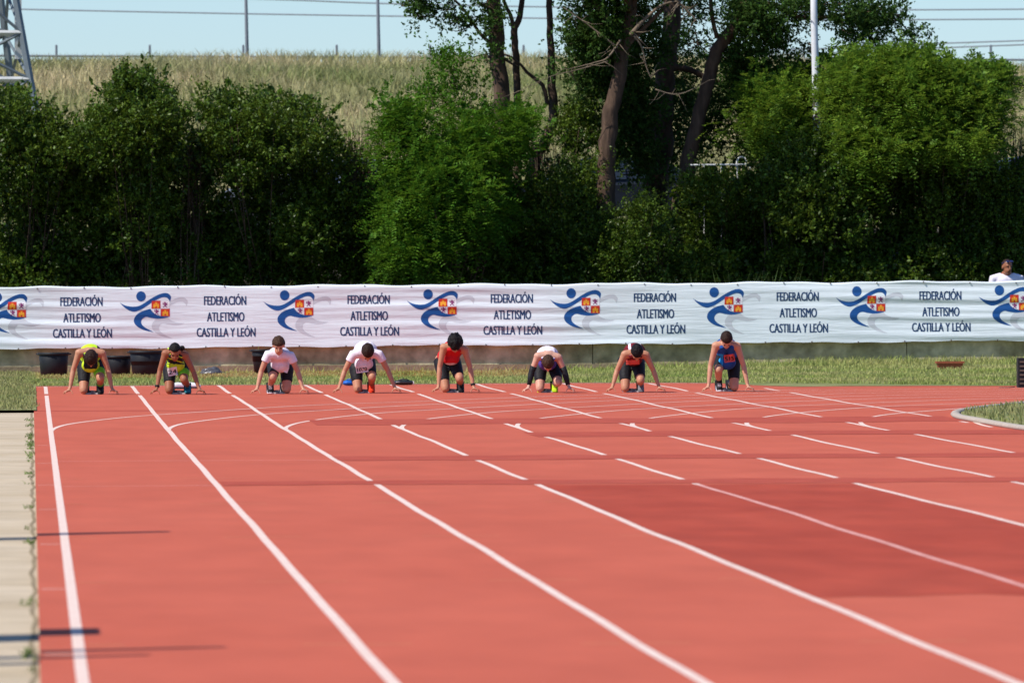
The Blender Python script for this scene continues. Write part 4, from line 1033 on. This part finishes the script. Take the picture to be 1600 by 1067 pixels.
    # hanging front of the shirt
    belly = Vector(((pel.x+xs)/2, .23, min(waist.z, .46)-.075 + sp.get('belly', 0))); t.ball(belly, (.118+k*.4, .12, .085+k))
    if loose:
        for s, sh in ((-1, shL), (1, shR)):
            t.sweep([collar.lerp(sh, .3), sh, sh.lerp(elb[s], .42)], [.070, .066, .060], 14, caps=False)
    else:
        for s, sh in ((-1, shL), (1, shR)):
            t.sweep([chest+Vector((s*.07, -.02, .06)), collar.lerp(sh, .48)+Vector((0, 0, .022)), collar.lerp(sh, .45)+Vector((0, -.065, -.02)), belly+Vector((s*.05, -.02, .03))], [.034, .036, .036, .04], 10)
    tm = remeshed(t, 'top', .0115, 4)
    top = link('singlet' if not loose else 't_shirt', tm, None, body)
    for mn in sp['tops']: tm.materials.append(F_[mn])
    if len(sp['tops']) > 1:
        fn = sp['topf']
        for p in tm.polygons: p.material_index = fn(p.center, p.normal)
    # shorts
    h = MB()
    h.sweep([pel+Vector((0, .07, -.02)), pel+Vector((0, -.0, -.01)), pel+Vector((0, -.10, -.0))], [(.12, .105), (.142, .122), (.13, .105)], 16, side=(1, 0, 0))
    kk = .010
    ue = hipU.lerp(kU, .86); de = hipD.lerp(kD, .76)
    h.sweep([hipU, hipU.lerp(ue, .5)+Vector((0, 0, .008)), ue], [.090+kk, .078+kk, .060+kk], 16, caps=False)
    h.sweep([hipD, hipD.lerp(de, .5)+Vector((0, -.010, 0)), de], [.092+kk, .080+kk, .064+kk], 16, caps=False)
    hm_ = remeshed(h, 'shorts', .0115, 2)
    sh_o = link('shorts', hm_, None, body)
    for mn in sp['shorts']: hm_.materials.append(F_[mn])
    if len(sp['shorts']) > 1:
        for p in hm_.polygons:
            dU = (p.center-ue).length
            p.material_index = 1 if dU < .125 else 0
    # shoes and socks
    def shoe(an, toe, heel, m, sole):
        e_ = MB(); d = (toe-heel)
        e_.sweep([heel, heel.lerp(toe, .45)+Vector((0, -.012, .012)), toe], [(.040, .042), (.046, .046), (.042, .030)], 14, side=(1, 0, 0))
        e_.ball(toe+Vector((0, -.012, .002)), (.044, .035, .030))
        so = link('shoe', remeshed(e_, 'shoe', .010, 2), F_[m], body)
        MB().sweep([heel+Vector((0, .030, -.035)), heel.lerp(toe, .5)+Vector((0, .022, -.036)), toe+Vector((0, -.01, -.017)), toe+Vector((0, -.045, -.014))], [(.040, .010), (.044, .010), (.046, .009), (.030, .008)], 10, side=(1, 0, 0)).build('sole', F_[sole], so, True)
        # laces
        for j in range(3):
            c_ = heel.lerp(toe, .45+.14*j)+Vector((0, -.058+.004*j, .030-.004*j))
            MB().box(c_, (.045, .008, .006)).build('lace', F_[sole], so)
    shoe(anU, toeU, heelU, sp['shoe'], sp.get('sole', 'white'))
    shoe(anD, toeD, Vector((anD.x, .70, .13)), sp['shoe'], sp.get('sole', 'white'))
    if sp.get('sock'):
        for (an, kk_) in ((anU, kU), (anD, kD)):
            MB().sweep([an, an.lerp(kk_, sp.get('sockh', .32))], [.041, .047 if sp.get('sockh', 0) > .3 else .043], 14, caps=False).build('sock', F_[sp['sock']], body, True)
    if sp.get('sleeve'):
        for s in (-1, 1):
            sh = shL if s < 0 else shR
            MB().sweep([sh.lerp(elb[s], .68), elb[s], elb[s].lerp(wr[s], .3), wr[s].lerp(elb[s], .08)], [.0445, .041, .041, .0285], 14, caps=False).build('arm_sleeve', F_['black'], body, True)
    if sp.get('watch'):
        wv = wr[sp['watch']]; up_ = (elb[sp['watch']]-wv).normalized()
        MB().sweep([wv+up_*.012, wv+up_*.036], [.031, .031], 14, caps=False).build('wrist_watch', F_['black'], body, True)
    # race number
    if sp.get('bib'):
        (bx, by, bw, bh, tilt, txt, col) = sp['bib']
        bv = [BVHTree.FromPolygons([v.co for v in m_.vertices], [p.vertices for p in m_.polygons]) for m_ in (tm, hm_)]
        c0 = q(bx, by); W, H = bw/SC, bh/SC; ca, sa = math.cos(tilt), math.sin(tilt); v = []; nx, nz_b = 9, 6
        ys = []
        def surf(x, z):
            yv = conform(bv, x, z); return yv
        ref = [surf(c0.x+a, c0.z+b_) for a in (-W*.3, 0, W*.3) for b_ in (-H*.3, 0, H*.3)]
        ref = [r for r in ref if r is not None]; base = min(ref) if ref else .05
        def put(u, vv, lift):
            x = c0.x+u*ca-vv*sa; z = c0.z+u*sa+vv*ca; yv = surf(x, z)
            yv = base if yv is None else max(min(yv, base+.05), base-.05)
            return Vector((x, yv-lift, z))
        for j in range(nz_b):
            for i in range(nx): v.append(put((i/(nx-1)-.5)*W, (j/(nz_b-1)-.5)*H, .007))
        f = [(j*nx+i, j*nx+i+1, (j+1)*nx+i+1, (j+1)*nx+i) for j in range(nz_b-1) for i in range(nx-1)]
        bo = MB().add(v, f).build('race_bib', F_[col], body, True)
        if txt:
            tme = bold(text_mesh(txt, W*.80, H*.52), .0022)
            for vt in tme.vertices:
                vt.co = put(vt.co.x, vt.co.y-H*.30, .011+vt.co.z)
            link('bib_number', tme, F_['black'], bo)
    # starting block under the feet
    e = empty('starting_block', root_loc + Vector(((anU.x+anD.x)/2, 0, 0))); e.location.z = gzv
    tag(e, sp['blabel'], 'starting block', 'starting blocks')
    cx = 0.0
    MB().box((cx, .62, .022), (.05, .62, .03)).build('rail', M['steel'], e)
    MB().box((cx, .34, .012), (.20, .05, .022)).build('front_anchor', M['steel_pale'], e)
    MB().box((cx, .92, .012), (.16, .05, .022)).build('rear_anchor', M['steel'], e)
    for (fxx, fy) in ((anU.x, .475), (anD.x, .775)):
        lx = fxx-(anU.x+anD.x)/2
        Mt = Matrix.Rotation(R(-38), 3, 'X')
        MB().box((lx, fy+.02, .085), (.10, .022, .15), Mt).build('pedal', M['black_plastic'], e)
        MB().box((lx*.5, fy+.04, .035), (abs(lx)+.03, .03, .025)).build('pedal_arm', M['steel'], e)
    return body

specs = [
 dict(x0=142, gy=616.5, hands=(108, 176), sh=((124, 551), (160, 552)), head=(142.5, 560), pitch=84, hd=-.07, back=538, up=1, kup=(157, 591), kdn=131, foot=157, skin='tan', hair='dark', hstyle='short', seed=1,
      top='singlet', tops=('neon', 'black'), topf=lambda c, n: 1 if (.34 < c.z < .60 and c.y < .16 and n.z < .6) or (abs(c.x) > .085 and c.z > .5 and c.x > 0) else 0, shorts=('black', 'green'), shoe='black', sole='black', sock='green', sockh=.42,
      bib=None, label='crouched runner in neon yellow top with head hanging low, leftmost of the row', blabel='starting block under the leftmost runner in neon yellow'),
 dict(x0=276, gy=615.5, hands=(244, 312), sh=((259, 551), (290, 554)), head=(273.5, 549), pitch=42, hd=-.03, back=541, up=1, kup=(288, 592), kdn=265, foot=294, skin='brown', hair='black', hstyle='bun', seed=2,
      top='singlet', tops=('neon', 'black'), topf=lambda c, n: 1 if c.z > .40 and c.y < .2 and math.sin(c.z*95+c.x*30) > -.75 else 0, shorts=('black', 'green'), shoe='teal', sole='black', watch=-1,
      bib=(270, 579.5, 15, 13, .18, '24', 'paper'), label='crouched runner with black hair bun, black and neon yellow top and teal shoe', blabel='starting block under the runner with the hair bun'),
 dict(x0=437, gy=614.5, hands=(401, 474), sh=((419, 553), (455, 555)), head=(435.5, 539), pitch=28, hd=-.05, back=545, up=-1, kup=(427, 588), kdn=449, foot=423.5, skin='mid', hair='brown', hstyle='short', seed=3,
      top='tshirt', tops=('white',), shorts=('black',), shoe='black', sole='white', pel=440,
      bib=(444, 575, 15, 9, -.35, '', 'paper'), label='crouched runner in white T-shirt with face visible and short brown hair', blabel='starting block under the white-shirted runner whose face shows'),
 dict(x0=573, gy=613.5, hands=(529, 618), sh=((552, 553), (593, 553)), head=(574.6, 549), pitch=78, hd=-.06, back=533, up=1, kup=(582, 588), kdn=560, foot=581.8, skin='tan', hair='dark', hstyle='crop', seed=4, hs=1.05,
      top='tshirt', tops=('white',), shorts=('black',), shoe='orange', sole='orange', pel=567,
      bib=(566.5, 575.5, 19, 11, .13, '1070', 'paper'), label='crouched runner in white T-shirt with bib 1070 and orange shoe', blabel='starting block under the runner with bib 1070'),
 dict(x0=711, gy=613.5, hands=(684, 741), sh=((694, 542), (727, 546)), head=(711, 537), pitch=66, hd=-.06, back=531, up=1, kup=(719, 591), kdn=697.5, foot=722, skin='tan', hair='black', hstyle='curly', seed=5, pel=701, pelz=.46, belly=.075,
      top='singlet', tops=('red', 'white'), topf=lambda c, n: 1 if c.z < .392 else 0, shorts=('black',), shoe='black', sole='black', sock='black', sockh=.25, watch=1,
      bib=None, label='crouched runner in red singlet with bushy black hair and a watch', blabel='starting block under the runner in the red singlet'),
 dict(x0=857, gy=613.5, hands=(825, 890), sh=((841, 556), (873, 558)), head=(856, 567), pitch=82, hd=-.06, back=541, up=1, kup=(873, 597), kdn=845.5, foot=869, skin='fair', hair='brown', hstyle='crop', seed=6, pelz=.44,
      top='singlet', tops=('white', 'purple'), topf=lambda c, n: 1 if c.z < .46 else 0, shorts=('black',), shoe='neon', sole='neon', sleeve=True,
      bib=None, label='crouched runner in white and purple singlet with black arm sleeves and neon shoe', blabel='starting block under the runner with black arm sleeves'),
 dict(x0=993, gy=613, hands=(956, 1031), sh=((977, 553), (1010, 554)), head=(995, 550), pitch=78, hd=-.06, back=536, belly=.06, up=1, kup=(1002, 594), kdn=979, foot=1004, skin='tan', hair='black', hstyle='crop', seed=7, hs=1.02,
      top='singlet', tops=('darkred', 'white'), topf=lambda c, n: 1 if (.05 < abs(c.x+.0) < .085 and c.z > .5) else 0, shorts=('black',), shoe='grey', sole='grey', pel=990,
      bib=(990, 565.5, 21, 7, .03, '', 'bibred'), label='crouched runner in dark red singlet with cropped black hair and grey shoes', blabel='starting block under the runner in the dark red singlet'),
 dict(x0=1137, gy=612.5, hands=(1106, 1170), sh=((1119, 540), (1153, 541)), head=(1135, 531.5), pitch=60, hd=-.05, back=528, up=-1, kup=(1124, 578), kdn=1150, foot=1127, skin='mid', hair='dark', hstyle='crop', seed=8, pel=1140, pelz=.48,
      top='singlet', tops=('blue', 'sky'), topf=lambda c, n: 1 if c.x < -.055 and c.z < .50 else 0, shorts=('black',), shoe='black', sole='white', sock='black', sockh=.3,  # lighter blue paints the sunlit left side of the same fabric
      bib=(1141, 560, 17, 12, .12, '515', 'bibred'), label='crouched runner in blue singlet at the right end of the row', blabel='starting block under the runner in the blue singlet'),
]
for sp in specs: runner(sp)

# man standing behind the wall at the right
def spectator():
    Y = 151.6; c = P(1573, 424, Y); s_ = Y/FPX
    z0 = float(terrain_z(Y)) + .02; H = P(1573, 405, Y).z - z0
    k = H/1.672
    o = Vector((c.x, Y, z0)); b = MB()
    def v(x, y, z): return Vector((x*k, y*k, z*k))
    hc = v(0, -.06, 1.555)
    Mh, at = head_parts(b, hc, 6, 22, 1.0*k)
    b.sweep([v(0, .02, 1.38), v(0, -.03, 1.48)], [.066*k, .060*k], 12)
    b.sweep([v(0, .02, .88), v(0, .02, 1.0), v(0, .02, 1.22), v(0, .02, 1.38), v(0, .02, 1.44)], [(.16*k, .11*k), (.15*k, .11*k), (.18*k, .12*k), (.17*k, .10*k), (.09*k, .07*k)], 16, side=(1, 0, 0))
    for s in (-1, 1):
        sh = v(s*.185, .02, 1.38); el = v(s*.25, .05, 1.10); wr = v(s*.24, -.06, .86)
        b.sweep([v(s*.08, .02, 1.40), sh], [.06*k, .058*k], 12); b.sweep([sh, el, wr], [.055*k, .043*k, .028*k], 12)
        hd = v(s*.235, -.09, .78); b.sweep([wr, wr.lerp(hd, .6)], [(.026*k, .02*k), (.04*k, .016*k)], 10, side=(0, 1, 0))
        for j in range(4):
            r0 = wr.lerp(hd, .65)+v(0, -.03+.02*j, 0); b.sweep([r0, r0+v(0, -.01, -.05), r0+v(-s*.012, -.005, -.09+.01*abs(j-1.3))], [.009*k, .0085*k, .007*k], 7)
        r0 = wr.lerp(hd, .3)+v(0, -.03, 0); b.sweep([r0, r0+v(0, -.03, -.04), r0+v(-s*.01, -.03, -.07)], [.011*k, .01*k, .008*k], 7)
        b.sweep([v(s*.09, .02, .88), v(s*.10, .01, .48), v(s*.10, .03, .09)], [.09*k, .06*k, .042*k], 14)
    body = link('person', remeshed(b, 'person', .012, 3), SK['brown']); body.location = o
    tag(body, 'man in white T-shirt with sunglasses on his head standing behind the banner', 'person')
    t = MB()
    t.sweep([v(0, .02, .84), v(0, .02, 1.0), v(0, .02, 1.22), v(0, .02, 1.38), v(0, .02, 1.455)], [(.185*k, .14*k), (.175*k, .135*k), (.20*k, .14*k), (.185*k, .118*k), (.085*k, .075*k)], 18, side=(1, 0, 0), caps=False)
    for s in (-1, 1): t.sweep([v(s*.08, .02, 1.405), v(s*.19, .02, 1.385), v(s*.235, .04, 1.18)], [.070*k, .074*k, .066*k], 14, caps=False)
    link('t_shirt', remeshed(t, 't_shirt', .012, 4), F_['white'], body)
    t = MB(); t.sweep([v(0, .02, .92), v(0, .02, .80)], [(.175*k, .13*k), (.18*k, .135*k)], 16, side=(1, 0, 0))
    for s in (-1, 1): t.sweep([v(s*.09, .02, .86), v(s*.10, .01, .48), v(s*.10, .03, .10)], [.10*k, .075*k, .062*k], 14, caps=False)
    link('trousers', remeshed(t, 'trousers', .014, 3), F_['black'], body)
    hair_mesh(at, 'shaved', 12).build('hair', HAIR['dark'], body, True)
    g = link('sunglasses', MB().mesh('g'), None, body); bpy.data.objects.remove(g)
    mb = MB()
    for s in (-1, 1):
        mb.ball(at((s*.032, -.072, .088)), (.030*k, .012*k, .018*k), Mh, 12, 8); mb.sweep([at((s*.06, -.065, .088)), at((s*.080, .03, .05))], [.004, .004], 5)
    mb.sweep([at((-.01, -.078, .088)), at((.01, -.078, .088))], [.004, .004], 5)
    M['lens'] = mat('lens_blue', (.03, .04, .16), .1, var=.03, spec=.8); mb.build('sunglasses', M['lens'], body, True)
    for s in (-1, 1): MB().ball(at((s*.030, -.083, .008)), .010*k, nu=8, nv=6).build('eye', M['eye'], body, True)
    for s in (-1, 1):
        sm = MB(); sm.sweep([v(s*.10, .07, .045), v(s*.11, -.04, .045), v(s*.115, -.14, .03)], [(.04*k, .045*k), (.045*k, .045*k), (.04*k, .028*k)], 12, side=(1, 0, 0)); sm.build('shoe', F_['black'], body, True)
spectator()
